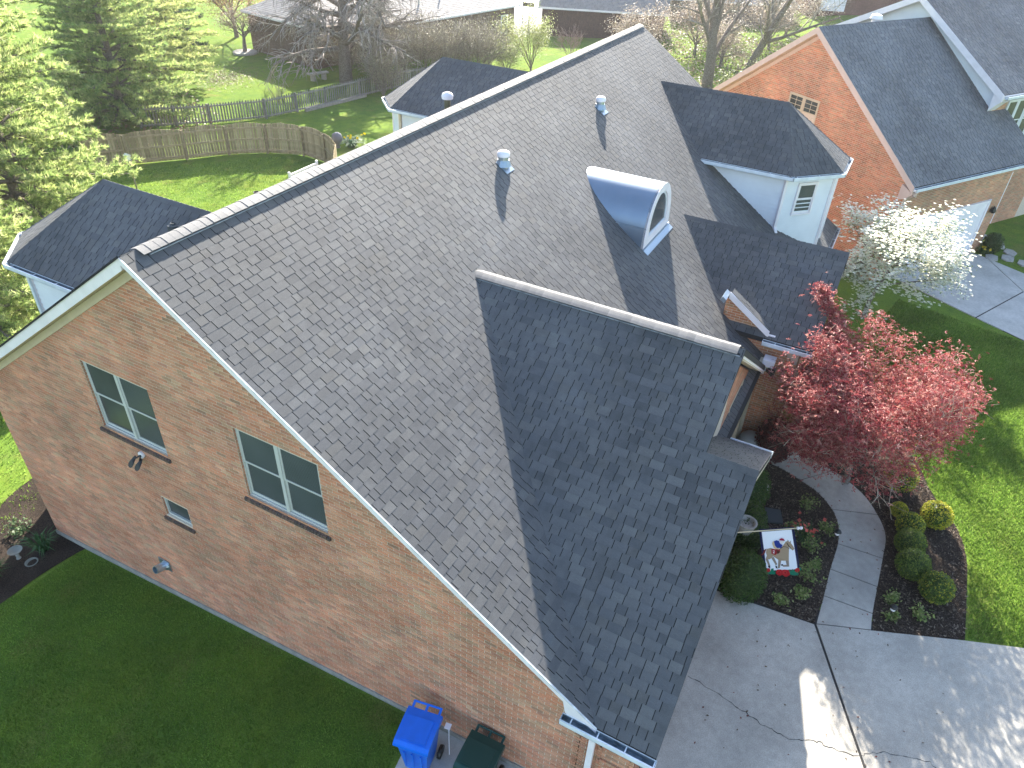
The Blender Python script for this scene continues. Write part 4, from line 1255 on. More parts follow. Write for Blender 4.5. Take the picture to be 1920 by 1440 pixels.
def blob_shrub(name, label, c, rx, ry, rz, seed, cols, n=1600, size=.05, group=None, cat='shrub', core=(.03, .06, .012), rough_=.08, tipcols=None):
    r = np.random.default_rng(seed)
    c = np.array(c, float)
    t = thing(name, label, cat, (c[0], c[1], G(c[0], c[1])), group)
    # core body
    cb = MB(); nu, nvv = 14, 9
    V = []
    for j in range(nvv):
        ph = -np.pi / 2 + np.pi * j / (nvv - 1)
        for i in range(nu):
            a = 2 * np.pi * i / nu; k = .86 + rough_ * r.normal()
            V.append((c[0] + rx * k * np.cos(a) * np.cos(ph), c[1] + ry * k * np.sin(a) * np.cos(ph), c[2] + rz * k * np.sin(ph)))
    F = [[j * nu + i, j * nu + (i + 1) % nu, (j + 1) * nu + (i + 1) % nu, (j + 1) * nu + i] for j in range(nvv - 1) for i in range(nu)]
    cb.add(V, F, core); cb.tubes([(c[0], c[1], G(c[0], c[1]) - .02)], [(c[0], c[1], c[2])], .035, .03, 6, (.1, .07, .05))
    part('body', cb, M_leaf, t, smooth=True)
    d = r.normal(0, 1, (n, 3)); d /= np.linalg.norm(d, axis=1, keepdims=True)
    P = c + d * np.array([rx, ry, rz]) * r.uniform(.84, 1.05, (n, 1))
    P = P[P[:, 2] > G(c[0], c[1]) + .01]
    lb = MB(); leaf_quads(lb, P, size, cols, r, up=.2)
    part('foliage', lb, M_leaf, t, kind='stuff')
    return t

def leafy_plant(name, label, x, y, h, spread, seed, cols, n=120, size=.09, group=None, cat='plant', stems=7):
    r = np.random.default_rng(seed); z = G(x, y)
    t = thing(name, label, cat, (x, y, z), group)
    sb = MB(); P0 = np.tile([(x, y, z)], (stems, 1)); a = r.uniform(0, 6.28, stems); q_ = r.uniform(.3, 1, stems)
    P1 = np.stack([x + np.cos(a) * spread * q_ * .8, y + np.sin(a) * spread * q_ * .8, z + h * r.uniform(.6, 1, stems)], 1)
    sb.tubes(P0, P1, .008, .004, 4, (.1, .08, .04)); part('stems', sb, M_twig, t)
    k = r.integers(0, stems, n); f = r.uniform(.3, 1.05, n)[:, None]
    P = P0[k] + (P1[k] - P0[k]) * f + r.normal(0, spread * .22, (n, 3)) * np.array([1, 1, .6]); P[:, 2] = np.maximum(P[:, 2], z + .02)
    lb = MB(); leaf_quads(lb, P, size, cols, r, up=.6); part('leaves', lb, M_leaf, t, kind='stuff')
    return t

def blade_clump(name, label, x, y, h, spread, seed, col, n=60, w=.025, group=None, cat='plant', flowers=None):
    r = np.random.default_rng(seed); z = G(x, y)
    t = thing(name, label, cat, (x, y, z), group)
    mb = MB()
    for i in range(n):
        a = r.uniform(0, 6.28); s = spread * r.uniform(.2, 1); hh = h * r.uniform(.6, 1.1)
        b = np.array([x + np.cos(a) * s * .25, y + np.sin(a) * s * .25, z]); o = np.array([np.cos(a), np.sin(a), 0]); sd_ = np.array([-o[1], o[0], 0]) * w / 2
        m_ = b + o * s * .35 + (0, 0, hh * .75); e_ = b + o * s + (0, 0, hh * r.uniform(.5, .95))
        c = np.array(col) * r.uniform(.7, 1.3)
        mb.add([b - sd_, b + sd_, m_ + sd_, m_ - sd_, e_], [[0, 1, 2, 3], [3, 2, 4]], c)
    part('leaves', mb, M_leaf, t, kind='stuff')
    if flowers:
        fm_ = MB(); r2 = np.random.default_rng(seed + 3); k = flowers[1]
        P = np.stack([x + r2.normal(0, spread * .5, k), y + r2.normal(0, spread * .5, k), z + h * r2.uniform(.8, 1.1, k)], 1)
        leaf_quads(fm_, np.repeat(P, 3, 0), flowers[2], [flowers[0]], r2, up=.4, aspect=.9); part('flowers', fm_, M_petal, t, kind='stuff')
    return t

# ------------------------------------------------------------------ trees of the front garden
mg = G(10.7, -10.6)
segs, tips = skeleton(31, (10.6, -10.45, mg - .05), 1.3, .1, [(13, 2.75, 46, .06, .1), (9, 1.35, 40, .04, .15), (7, .7, 40, .02, .2)], first=.3, wob=.12)
r = np.random.default_rng(32)
maple = thing('maple_tree', 'red leaved ornamental maple with a spreading crown beside the front walk', 'maple tree', (10.6, -10.45, mg))
part('trunk', seg_mesh(segs, 0, 1, 7, [(1, 1, 1)], r), M_bark, maple, smooth=True)
part('crown', seg_mesh(segs, 2, 9, 3, [(.34, .27, .2), (.28, .21, .16), (.4, .33, .26)], r, .0045), M_twig, maple)
P = np.array([q_[0] for q_ in tips])
P = np.repeat(P, 13, 0) + r.normal(0, 1, (len(P) * 13, 3)) * np.array([.19, .19, .1])
# an upright shoot towards the house
shz = r.uniform(3.0, 5.25, 2200); shy = np.interp(shz, [3.0, 4.4, 5.3], [-9.3, -8.9, -8.4])
sh_ = np.stack([11.75 + r.normal(0, .26, 2200) * (5.6 - shz) / 1.5, shy + r.normal(0, .22, 2200) * (5.6 - shz) / 1.5, shz], 1)
sh_ = sh_[~((sh_[:, 1] > -8.8) & (sh_[:, 2] < 4.1 + (sh_[:, 0] - 10.7) * .664))]
ell = ((P[:, 0] - 11.05) / 2.6) ** 2 + ((P[:, 1] + 10.2) / 2.4) ** 2 + ((P[:, 2] - 3.2) / 2.2) ** 2
P = P[ell < r.uniform(.8, 1.25, len(P))]
P = np.concatenate([P, sh_])
Pd = P[r.random(len(P)) < .4]; P = np.concatenate([P, Pd + r.normal(0, .12, Pd.shape)])
keepm = (~((P[:, 1] > -8.55) & (P[:, 0] > 10.6)) | (P[:, 2] > 4.2 + (P[:, 0] - 10.7) * .664)) & (P[:, 2] > mg + .5)
P = P[keepm]
mb = MB()
redc = [(.33, .055, .058), (.26, .038, .046), (.39, .085, .08), (.2, .025, .036), (.47, .17, .145), (.4, .11, .095), (.52, .26, .21)]
n = len(P); up_ = r.normal(0, .45, (n, 3)) + (0, 0, 1.0); up_ /= np.linalg.norm(up_, axis=1, keepdims=True)
a = r.normal(0, 1, (n, 3)); a -= up_ * np.sum(a * up_, 1, keepdims=True); a /= np.linalg.norm(a, axis=1, keepdims=True); b = np.cross(up_, a)
col = np.array(redc)[r.integers(0, len(redc), n)] * r.uniform(.75, 1.25, (n, 1)); sz = r.uniform(.045, .088, n)[:, None]
for k in range(3):          # palmate leaf: three crossing lobes
    an = (k - 1) * 1.0
    d = a * math.cos(an) + b * math.sin(an); e_ = np.cross(up_, d)
    V = np.stack([P, P + d * sz * .6 + e_ * sz * .17 - up_ * sz * .06, P + d * sz * 1.15 - up_ * sz * .3, P + d * sz * .6 - e_ * sz * .17 - up_ * sz * .06], 1).reshape(-1, 3)
    mb.adda(V, np.arange(4 * n).reshape(-1, 4), col)
part('leaves', mb, M_leaf, maple, kind='stuff')

dx, dy = 20.4, -9.8; dg = G(dx, dy)
segs, tips = skeleton(41, (dx, dy, dg - .05), 2.9, .09, [(11, 2.1, 55, .06, .1), (8, 1.1, 42, .03, .14), (6, .6, 40, .03, .18)], first=.4, wob=.1)
r = np.random.default_rng(42)
dog = thing('dogwood_tree', 'white flowering dogwood between the lawn and the neighbour driveway', 'dogwood tree', (dx, dy, dg))
part('trunk', seg_mesh(segs, 0, 1, 7, [(1, 1, 1)], r), M_bark, dog, smooth=True)
part('crown', seg_mesh(segs, 2, 9, 3, [(.22, .18, .13), (.17, .14, .1)], r, .005), M_twig, dog)
P = np.array([q_[0] for q_ in tips]); P = np.repeat(P, 8, 0) + r.normal(0, 1, (len(P) * 8, 3)) * np.array([.19, .19, .07])
mb = MB(); n = len(P)
for k in range(2):
    an = k * math.pi / 2
    d = np.array([math.cos(an), math.sin(an), 0]); rot = r.uniform(0, 6.28, n) if k == 0 else rot
    d = np.stack([np.cos(rot + an), np.sin(rot + an), r.normal(.05, .12, n)], 1); e_ = np.stack([-np.sin(rot + an), np.cos(rot + an), r.normal(0, .12, n)], 1)
    s = .06
    V = np.stack([P - d * s, P + e_ * s * .5, P + d * s, P - e_ * s * .5], 1).reshape(-1, 3)
    c = np.array([(.88, .86, .72), (.86, .84, .76), (.78, .79, .58)])[r.integers(0, 3, n)] * r.uniform(.85, 1.05, (n, 1))
    mb.adda(V, np.arange(4 * n).reshape(-1, 4), c)
part('blossom', mb, M_petal, dog, kind='stuff')
mb = MB(); leaf_quads(mb, P[::3] + r.normal(0, .1, P[::3].shape) - (0, 0, .06), .07, [(.12, .2, .04), (.18, .26, .06)], r); part('leaves', mb, M_leaf, dog, kind='stuff')

# ------------------------------------------------------------------ shrubs and flowers by the front walk
BOX = [(.14, .2, .03), (.1, .165, .025), (.19, .25, .035), (.075, .13, .02)]
YEL = [(.5, .47, .035), (.4, .42, .035), (.6, .5, .045), (.26, .33, .035)]
gb = 'clipped round shrubs along the front walk'
for i, (x, y, rr_, cols, lab) in enumerate((
        (7.78, -12.62, .40, BOX + [(.35, .34, .03)], 'clipped round boxwood nearest the driveway, its right edge in the sun'),
        (8.2, -12.12, .41, BOX, 'clipped round boxwood wholly in shade, second from the driveway'),
        (8.9, -12.02, .38, BOX + [(.2, .24, .03)], 'clipped round boxwood under the lowest maple twigs, third from the driveway'),
        (10.15, -12.5, .40, YEL, 'bright yellow rounded shrub beside the lawn edge'),
        (9.5, -11.98, .36, YEL + BOX, 'yellow green rounded shrub half hidden by red maple leaves next to the brightest yellow one'),
        (11.1, -11.62, .46, YEL + BOX[:2], 'large yellow green rounded shrub under the middle of the maple'),
        (10.05, -11.72, .22, YEL, 'small pale yellow shrub between the walk and the bright yellow one'))):
    z = G(x, y)
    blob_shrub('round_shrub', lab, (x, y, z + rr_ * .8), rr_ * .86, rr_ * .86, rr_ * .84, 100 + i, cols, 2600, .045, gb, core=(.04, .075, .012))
GRN = [(.045, .09, .018), (.03, .065, .015), (.06, .12, .02), (.08, .13, .03)]
blob_shrub('hedge_shrub', 'big dark green spreading evergreen shrub against the garage corner by the driveway', (5.98, -8.88, 1.0), .62, .5, .55, 120, GRN, 5000, .05, 'evergreen shrubs beside the garage')
blob_shrub('hedge_shrub', 'dark green evergreen shrub behind the horse banner, along the garage side', (7.35, -8.62, 1.05), .7, .45, .6, 121, GRN, 5000, .05, 'evergreen shrubs beside the garage')
blob_shrub('hedge_shrub', 'narrow dark green evergreen shrub below the bump-out roof, next to the downspout', (8.55, -8.3, 1.15), .65, .55, .7, 122, GRN, 4500, .05, 'evergreen shrubs beside the garage')
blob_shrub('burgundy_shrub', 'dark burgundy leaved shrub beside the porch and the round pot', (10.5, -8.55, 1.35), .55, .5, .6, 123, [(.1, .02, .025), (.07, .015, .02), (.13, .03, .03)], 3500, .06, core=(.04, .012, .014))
PL = [(.16, .22, .05), (.22, .27, .08), (.1, .17, .035), (.28, .3, .12)]
gp_ = 'small leafy plants in the mulch bed'
for i, (x, y, s, lab) in enumerate((
        (5.98, -9.72, .26, 'small leafy plant at the foot of the banner near the driveway'),
        (6.35, -10.12, .24, 'small leafy plant in the left bed nearest the driveway end of the walk'),
        (6.85, -10.12, .33, 'leafy green plant right of the banner roses'),
        (7.3, -10.22, .22, 'yellow green plant close to the walk edge, right of the banner'),
        (7.75, -10.05, .34, 'grey green bushy plant between the banner and the walk'),
        (8.55, -10.3, .26, 'green plant in the curve of the walk by the path light'),
        (8.1, -9.6, .3, 'reddish tipped plant among the blue flowers right of the banner top'),
        (9.1, -9.7, .35, 'twiggy plant under the maple with one bright yellow green clump'),
        (7.2, -11.8, .24, 'small pale plant in the dark mulch right of the walk'),
        (7.03, -12.45, .25, 'low light green plant in the mulch near the driveway edge'),
        (6.7, -11.85, .2, 'little plant next to the white path light'))):
    leafy_plant('bed_plant', lab, x, y, .32 * s / .28, s, 140 + i, PL if i != 6 else PL + [(.4, .1, .08)], 170, .07, gp_)
blade_clump('spiky_plant', 'clump of grassy leaves with coral flowers right of the banner', 8.0, -9.9, .45, .4, 160, (.06, .12, .04), 80, .02, None, 'flower', ((.6, .13, .1), 16, .09))
# path lights
def path_light(x, y, label):
    z = G(x, y)
    t = thing('path_light', label, 'path light', (x, y, z), 'low garden path lights')
    m_ = MB(); m_.lathe([(.012, 0), (.012, .3)], (x, y, z), 6); part('stake', m_, M_black, t)
    m_ = MB(); m_.lathe([(.05, .28), (.055, .36), (.05, .36)], (x, y, z), 10); part('lens', m_, M_white, t)
    m_ = MB(); m_.lathe([(.085, .36), (.06, .4), (.01, .43)], (x, y, z), 10); part('cap', m_, M_black, t)
path_light(8.33, -10.5, 'low path light at the left edge of the front walk')
path_light(6.72, -11.85, 'low path light in the mulch right of the front walk near the driveway')
m_ = MB(); m_.prism([(8.1, -9.0, .76), (8.5, -8.85, .8), (8.62, -9.2, .78), (8.25, -9.35, .74)], (0, 0, .05)); tag(part('slate_slab', m_, M_slate, None), 'dark square slate slab lying between the evergreen shrubs and the banner', 'stone slab')
m_ = MB(); m_.prism([(8.7, -8.62, .72), (9.3, -8.8, .72), (9.75, -8.5, .72), (9.7, -8.3, .72), (9.1, -8.45, .72), (8.75, -8.35, .72)], (0, 0, .08)); tag(part('splash_block', m_, M_stone, None), 'weathered stone splash block below the downspout of the bump-out', 'splash block')
t = thing('lidded_pot', 'round grey green glazed pot standing on the porch by the brick wall', 'pot', (11.2, -8.0, .74))
m_ = MB(); m_.lathe([(.2, 0), (.32, .12), (.36, .3), (.3, .45)], (10.45, -7.98, .74), 18); part('body', m_, M_cream, t, smooth=True)
m_ = MB(); m_.lathe([(.31, .44), (.27, .52), (.14, .58), (.02, .6)], (10.45, -7.98, .74), 18); part('lid', m_, M_cream, t, smooth=True)
t.location = (10.45, -7.98, .74)
for c_ in t.children: c_.matrix_parent_inverse = Matrix.Translation((-10.45, 7.98, -.74))
m_ = MB(); m_.lathe([(.14, .0), (.2, .25), (.22, .3), (.18, .3), (.14, .2)], (6.95, -8.62, 1.35), 14); m_.lathe([(.1, -.65), (.1, .02)], (6.95, -8.62, 1.35), 10)
tag(part('stone_planter', m_, M_stone, None), 'pale stone planter tucked beside the garage wall among the evergreen shrubs', 'planter')

def chips(name, Pl, n, seed):
    r_ = np.random.default_rng(seed); a_ = np.array(Pl)
    x = r_.uniform(a_[:, 0].min(), a_[:, 0].max(), n); y = r_.uniform(a_[:, 1].min(), a_[:, 1].max(), n)
    k = in_poly(x, y, Pl); x, y = x[k], y[k]
    P_ = np.stack([x, y, ground(x, y) + .02 + r_.uniform(0, .025, len(x))], 1)
    m_ = MB(); leaf_quads(m_, P_, r_.uniform(.03, .08, len(P_)), [(.06, .045, .035), (.1, .075, .055), (.04, .03, .024), (.16, .13, .1), (.08, .06, .05)], r_, up=.8, aspect=.4)
    structure(name, m_, M_twig, kind='stuff')
chips('mulch_chips', bedL, 14000, 301); chips('mulch_chips', bedR, 20000, 302)
r_ = np.random.default_rng(77); n = 260
P = np.stack([r_.uniform(2, 11, n), r_.uniform(-13.6, -9, n), np.full(n, .742)], 1)
kk = in_poly(P[:, 0], P[:, 1], bedL) | in_poly(P[:, 0], P[:, 1], bedR); P = P[~kk]; P = P[(P[:, 1] > -13.0) & (r_.random(len(P)) < .6)]
m_ = MB(); leaf_quads(m_, P, .05, [(.2, .06, .05), (.15, .1, .06), (.1, .07, .04)], r_, up=2); structure('fallen_leaves', m_, M_leaf, kind='stuff')

# ------------------------------------------------------------------ banner with jockey and horse
A0 = np.array([6.549, -8.958, 1.9]); A1 = np.array([6.938, -9.506, 1.9]); A2 = np.array([6.376 + .02, -9.315, 1.0])
ux = A1 - A0; uy = A2 - A0
nrm = np.cross(ux, uy); nrm /= np.linalg.norm(nrm)
if nrm @ (CAM - A0) < 0: nrm = -nrm
def bp(x, y, lay=0):
    s = (x - 270 - (y - 335) * .07) / 490; v = (y - 335 + (x - 270) * .075) / 720
    w = .018 * math.sin(s * 5.5 + v * 3.0) * min(1, max(0, v) + .2)
    return A0 + ux * s + uy * v + nrm * (w + lay)
flag = thing('garden_banner', 'white garden banner showing a jockey on a galloping horse above red roses', 'banner', (6.5, -8.9, .75))
def layer(polys, col, lay, name, extra=None):
    m_ = MB()
    for P in polys:
        # subdivide for the cloth wave: fan through centroid grid is enough at this size
        V = [bp(x, y, lay) for x, y in P]; m_.add(V, [list(range(len(V)))], col)
    return m_
def circ(x, y, r_, n=10, wob=0): return [(x + r_ * (1 + wob * math.sin(5 * t)) * math.cos(t), y + r_ * (1 + wob * math.sin(5 * t)) * math.sin(t)) for t in np.arange(n) * 2 * math.pi / n]
cl = MB()
nu, nv_ = 10, 10
def grid(q4, lay, col):
    V = []
    for j in range(nv_ + 1):
        for i in range(nu + 1):
            a, b = i / nu, j / nv_
            x = (q4[0][0] * (1 - a) + q4[1][0] * a) * (1 - b) + (q4[3][0] * (1 - a) + q4[2][0] * a) * b
            y = (q4[0][1] * (1 - a) + q4[1][1] * a) * (1 - b) + (q4[3][1] * (1 - a) + q4[2][1] * a) * b
            V.append(bp(x, y, lay))
    cl.add(V, [[j * (nu + 1) + i, j * (nu + 1) + i + 1, (j + 1) * (nu + 1) + i + 1, (j + 1) * (nu + 1) + i] for j in range(nv_) for i in range(nu)], col)
grid([(228, 290), (800, 250), (868, 1000), (272, 1050)], 0, (.012, .014, .05))
grid([(270, 335), (760, 298), (828, 1010), (315, 1060)], .003, (.8, .8, .84))
part('cloth', cl, M_cloth, flag)
pr = MB()
def pl(P, col, lay): pr.add([bp(x, y, lay) for x, y in P], [list(range(len(P)))], col)
HC = (.36, .26, .17); HD = (.27, .21, .17)
pl([(330, 640), (400, 622), (480, 650), (560, 640), (600, 600), (700, 690), (690, 860), (545, 865), (440, 780), (380, 830), (305, 825), (330, 760), (318, 700)], HC, .007)
pl([(590, 620), (625, 560), (655, 515), (690, 500), (738, 540), (775, 600), (790, 640), (760, 672), (730, 645), (705, 610), (700, 700), (640, 700)], HC, .009)
pl([(683, 515), (686, 475), (706, 508)], HD, .010); pl([(715, 525), (732, 490), (738, 535)], HD, .010)
for P in ([(640, 850), (690, 850), (692, 965), (600, 975), (580, 948), (652, 935)], [(525, 850), (575, 855), (545, 1000), (512, 1010)], [(400, 800), (450, 790), (505, 930), (480, 965), (470, 930)], [(305, 820), (350, 825), (385, 950), (355, 960)]): pl(P, HD, .006)
for P in ([(345, 945), (382, 950), (384, 1003), (345, 975)], [(470, 960), (500, 965), (508, 1015), (478, 1000)], [(560, 935), (596, 925), (600, 955), (565, 955)]): pl(P, (.015, .015, .03), .008)
pl([(330, 630), (290, 655), (262, 720), (215, 752), (262, 748), (300, 715), (316, 670)], (.16, .03, .03), .008)
pl([(408, 640), (560, 652), (557, 750), (482, 762), (410, 728)], (.3, .02, .025), .011)
for a_, b_ in (((432, 680), (452, 672)), ((452, 672), (464, 688)), ((464, 688), (434, 715)), ((434, 715), (466, 716))):
    d_ = np.array(b_) - np.array(a_); n2 = np.array([-d_[1], d_[0]]) / np.linalg.norm(d_) * 4.5
    pl([tuple(np.array(a_) - n2), tuple(np.array(b_) - n2), tuple(np.array(b_) + n2), tuple(np.array(a_) + n2)], (.85, .85, .88), .0125)
pl([(425, 540), (440, 505), (465, 500), (480, 580), (530, 620), (545, 655), (490, 658), (450, 620)], (.6, .45, .28), .012)
pl([(455, 500), (500, 484), (545, 500), (560, 545), (605, 575), (572, 632), (505, 625), (472, 580)], (.02, .04, .22), .013)
pl([(555, 500), (630, 500), (610, 552), (572, 556)], (.75, .68, .62), .014)
pl([(542, 487), (560, 460), (590, 446), (622, 462), (642, 500), (600, 494)], (.3, .015, .05), .015)
pl([(488, 660), (555, 690), (556, 745), (515, 755)], (.09, .03, .02), .013)
pl([(560, 640), (600, 600), (660, 605), (715, 640), (712, 646), (660, 613), (604, 610), (566, 648)], (.05, .03, .02), .014)
pl([(665, 535), (690, 590), (725, 640), (735, 632), (700, 580), (676, 530)], (.03, .02, .02), .014)
GC = (.01, .16, .09); RC = (.42, .015, .02)
for P in ([(380, 1075), (400, 1010), (440, 1005), (445, 1080)], [(680, 1060), (700, 1005), (715, 1065), (740, 1005), (795, 1060), (850, 1085), (840, 1135), (760, 1130), (700, 1110)], [(330, 1060), (400, 1050), (470, 1070), (460, 1120), (350, 1110)], [(268, 1000), (300, 985), (320, 1050), (285, 1060)], [(850, 980), (885, 985), (900, 1030), (870, 1060)]): pl(P, GC, .006)
for x, y, q_ in ((535, 1080, 58), (630, 1085, 66), (345, 1032, 40), (825, 1032, 42)):
    pl(circ(x, y, q_, 14, .08), RC, .009); pl(circ(x - q_ * .2, y - q_ * .15, q_ * .55, 10, .1), (.5, .03, .03), .0105); pl(circ(x - q_ * .1, y - q_ * .1, q_ * .25, 8), (.25, .01, .015), .012)
part('printed_picture', pr, M_cloth, flag)
pm = MB(); dirp = ux / np.linalg.norm(ux)
pa = A0 - dirp * .62 + np.array([0, 0, .03]); pb = A1 + dirp * .14 + np.array([0, 0, .03])
pm.tubes([pa], [pb], .013, .012, 8, caps=True); part('pole', pm, M_pole, flag)
pm = MB(); 
for q_ in (pb, pb + dirp * .07): pm.lathe([(.01, -.035), (.033, -.02), (.036, 0), (.033, .02), (.01, .035)], q_, 10)
part('finial', pm, M_white, flag, smooth=True)
pm = MB(); pm.bar(pa + (0, 0, .0), (pa[0] - .1, -8.33, 1.86), .04, .05); part('bracket', pm, M_black, flag)

# ------------------------------------------------------------------ bins
def bin_(name, label, c, ang, lidm, bodym, h=1.1):
    x, y = c; z = G(x, y) + .035
    t = thing(name, label, 'wheelie bin', (x, y, z), 'wheeled bins by the gable wall')
    ca, sa = math.cos(ang), math.sin(ang)
    def T(p): return (x + p[0] * ca - p[1] * sa, y + p[0] * sa + p[1] * ca, z + p[2])
    # local +x points to the wall (handle side)
    b = MB()
    lo = [(-.2, -.2), (.22, -.2), (.22, .2), (-.2, .2)]; hi = [(-.31, -.27), (.28, -.27), (.28, .27), (-.31, .27)]
    V = [T((*p, .06)) for p in lo] + [T((*p, h - .1)) for p in hi]
    b.add(V, [[3, 2, 1, 0], [0, 1, 5, 4], [1, 2, 6, 5], [2, 3, 7, 6], [3, 0, 4, 7]])
    rim = [(-.34, -.29), (.3, -.29), (.3, .29), (-.34, .29)]
    b.prism([T((*p, h - .13)) for p in rim], (0, 0, .05))
    for yy in (-.15, 0, .15): b.obox(T((-.285, yy - .015, .3)), np.array(T((0, .03, 0))) - np.array(T((0, 0, 0))), np.array(T((-.04, 0, .5))) - np.array(T((0, 0, 0))), np.array(T((.02, 0, 0))) - np.array(T((0, 0, 0))))
    part('body', b, bodym, t)
    l = MB(); ts = (0, .35, .7, 1)
    prof = [(-.37, h - .085), (-.36, h - .03), (-.3, h + .005), (-.1, h + .03), (.15, h + .035), (.3, h + .02), (.31, h - .05)]
    for i in range(len(prof) - 1):
        (x0, z0_), (x1, z1_) = prof[i], prof[i + 1]
        V = [T((x0, -.31, z0_)), T((x1, -.31, z1_)), T((x1, .31, z1_)), T((x0, .31, z0_))]
        l.add(V, [[0, 1, 2, 3]])
    for yy in (-.31, .31):
        V = [T((p[0], yy, p[1])) for p in prof] + [T((.31, yy, h - .09)), T((-.37, yy, h - .09))]
        l.add(V, [list(range(len(V)))])
    # raised panel and stiffening lines
    l.obox(T((-.27, -.22, h + .022)), np.array(T((.42, 0, .012))) - np.array(T((0, 0, 0))), np.array(T((0, .44, 0))) - np.array(T((0, 0, 0))), (0, 0, .012))
    part('lid', l, lidm, t)
    hm = MB()
    hm.tubes([T((.42, -.24, h + .01))], [T((.42, .24, h + .01))], .02, .02, 8, caps=True)
    for yy in (-.24, 0, .24): hm.bar(T((.28, yy, h - .02)), T((.43, yy, h + .01)), .04, .035)
    part('handle', hm, lidm, t)
    for yy in (-.29, .29):
        w = MB(); ax_ = (np.array([ca, sa, 0]), np.array([0, 0, 1.]), np.array([-sa, ca, 0])); 
        w.lathe([(.02, -.03), (.12, -.03), (.125, 0), (.12, .03), (.02, .03)], T((.2, yy, .115)), 14, axis=ax_); part('wheel', w, M_black, t, smooth=False)
bin_('wheelie_bin', 'blue wheelie bin with a closed lid beside the brick gable wall', (-.44, -4.93), .19, M_blue, M_blue)
bin_('wheelie_bin', 'dark green wheelie bin next to the blue one by the wall', (-.24, -6.0), .05, M_green, M_green, .84)
m_ = MB(); m_.obox((-.16, -5.36, 1.42), (.1, .02, 0), (-.02, .1, 0), (0, 0, .02)); m_.tubes([(-.11, -5.31, .47)], [(-.11, -5.31, 1.42)], .01, .01, 6); tag(part('white_tag', m_, M_white, None), 'small white square plate on a thin stake between the two bins', 'plate')

# ------------------------------------------------------------------ left rear corner of the gable
def board_fence(name, label, pts, h, boardw, m_cols, seed, arch=0., panel=2.0, rails=3, railside=1, group=None, gapw=.006, point=False, kindcat='fence', th=.018):
    r_ = random.Random(seed)
    t = thing(name, label, kindcat, (pts[0][0], pts[0][1], G(*pts[0])), group)
    meshes = []
    for c in m_cols:
        b_ = MB(); w = boardw - gapw
        if point: P = [(-w / 2, 0, 0), (w / 2, 0, 0), (w / 2, 0, .93), (0, 0, 1), (-w / 2, 0, .93)]
        else: P = [(-w / 2, 0, 0), (w / 2, 0, 0), (w / 2, 0, .985), (w / 2 - .015, 0, 1), (-w / 2 + .015, 0, 1), (-w / 2, 0, .985)]
        b_.prism(P, (0, th, 0), c); meshes.append(b_.mesh('picket' if point else 'board', M_wood))
    for i in range(len(pts) - 1):
        a = np.array(pts[i]); b = np.array(pts[i + 1]); d = b - a; ln = np.linalg.norm(d); d /= ln; n_ = np.array([-d[1], d[0]]) * railside
        np_ = max(1, round(ln / panel))
        for k in range(np_):
            p0 = a + d * ln * k / np_; p1 = a + d * ln * (k + 1) / np_; pl_ = ln / np_
            pm_ = MB(); pz = G(*p0); q0 = p0 + n_ * .06
            pm_.box(q0[0] - .05, q0[0] + .05, q0[1] - .05, q0[1] + .05, pz - .1, pz + h * (1.0 if not arch else .97), m_cols[0]); part('post', pm_, M_wood, t)
            nb = int(pl_ / boardw)
            for j in range(nb):
                s = (j + .5) / nb; q_ = p0 + d * pl_ * s; z = G(*q_)
                hh = h * (1 + arch * (math.sin(s * math.pi) - .5)) * r_.uniform(.99, 1.01)
                o = link('picket' if point else 'board', meshes[r_.randrange(len(meshes))], t)
                o.location = (q_[0], q_[1], z + .03); o.rotation_euler = (0, r_.uniform(-.008, .008), math.atan2(d[1], d[0])); o.scale = (1, 1, hh)
            for m2 in range(rails):
                zz_ = h * (.12 + (.76 * m2 / max(1, rails - 1))) 
                rm = MB(); rm.bar((*(p0 + n_ * .03), G(*p0) + zz_), (*(p1 + n_ * .03), G(*p1) + zz_), .04, .09, col=m_cols[1]); part('rail', rm, M_wood, t)
    return t
WC = [(.2, .155, .1), (.24, .185, .125), (.17, .135, .09), (.27, .21, .14)]
blade_clump('lily_clump', 'clump of long strap leaves beside the rear corner of the brick gable wall', -.25, 6.0, .55, .5, 171, (.05, .12, .04), 70, .03)
leafy_plant('low_plant', 'low dark leafy plant in the shaded bed behind the gable corner', -.1, 7.0, .3, .4, 173, [(.05, .09, .03), (.07, .12, .04)], 200, .08)
leafy_plant('low_plant', 'wider low leafy plant at the left frame edge in the shaded bed', -1.6, 6.7, .35, .5, 174, [(.05, .09, .03), (.08, .13, .04)], 260, .08)
blade_clump('lily_clump', 'smaller clump of strap leaves nearest the left frame edge', -1.3, 6.25, .4, .4, 172, (.05, .11, .03), 45, .025)
m_ = MB(); m_.lathe([(.13, 0), (.145, .04), (.12, .045), (.11, .025), (.02, .02)], (-.66, 5.86, G(-.66, 5.86) + .012), 18); tag(part('stone_dish', m_, mat('grey dish', (.2, .2, .17), .9), None), 'round grey dish lying on the soil near the gable corner', 'dish')
t = thing('bird_bath', 'small grey bird bath among the strap leaves', 'bird bath', (-.72, 6.25, G(-.72, 6.25)))
m_ = MB(); m_.lathe([(.08, 0), (.04, .08), (.04, .26)], (-.72, 6.25, G(-.72, 6.25)), 10); part('pedestal', m_, M_stone, t)
m_ = MB(); m_.lathe([(.04, .26), (.15, .3), (.16, .32), (.13, .31), (.05, .28)], (-.72, 6.25, G(-.72, 6.25)), 16); part('bowl', m_, bpy.data.materials['grey dish'], t)

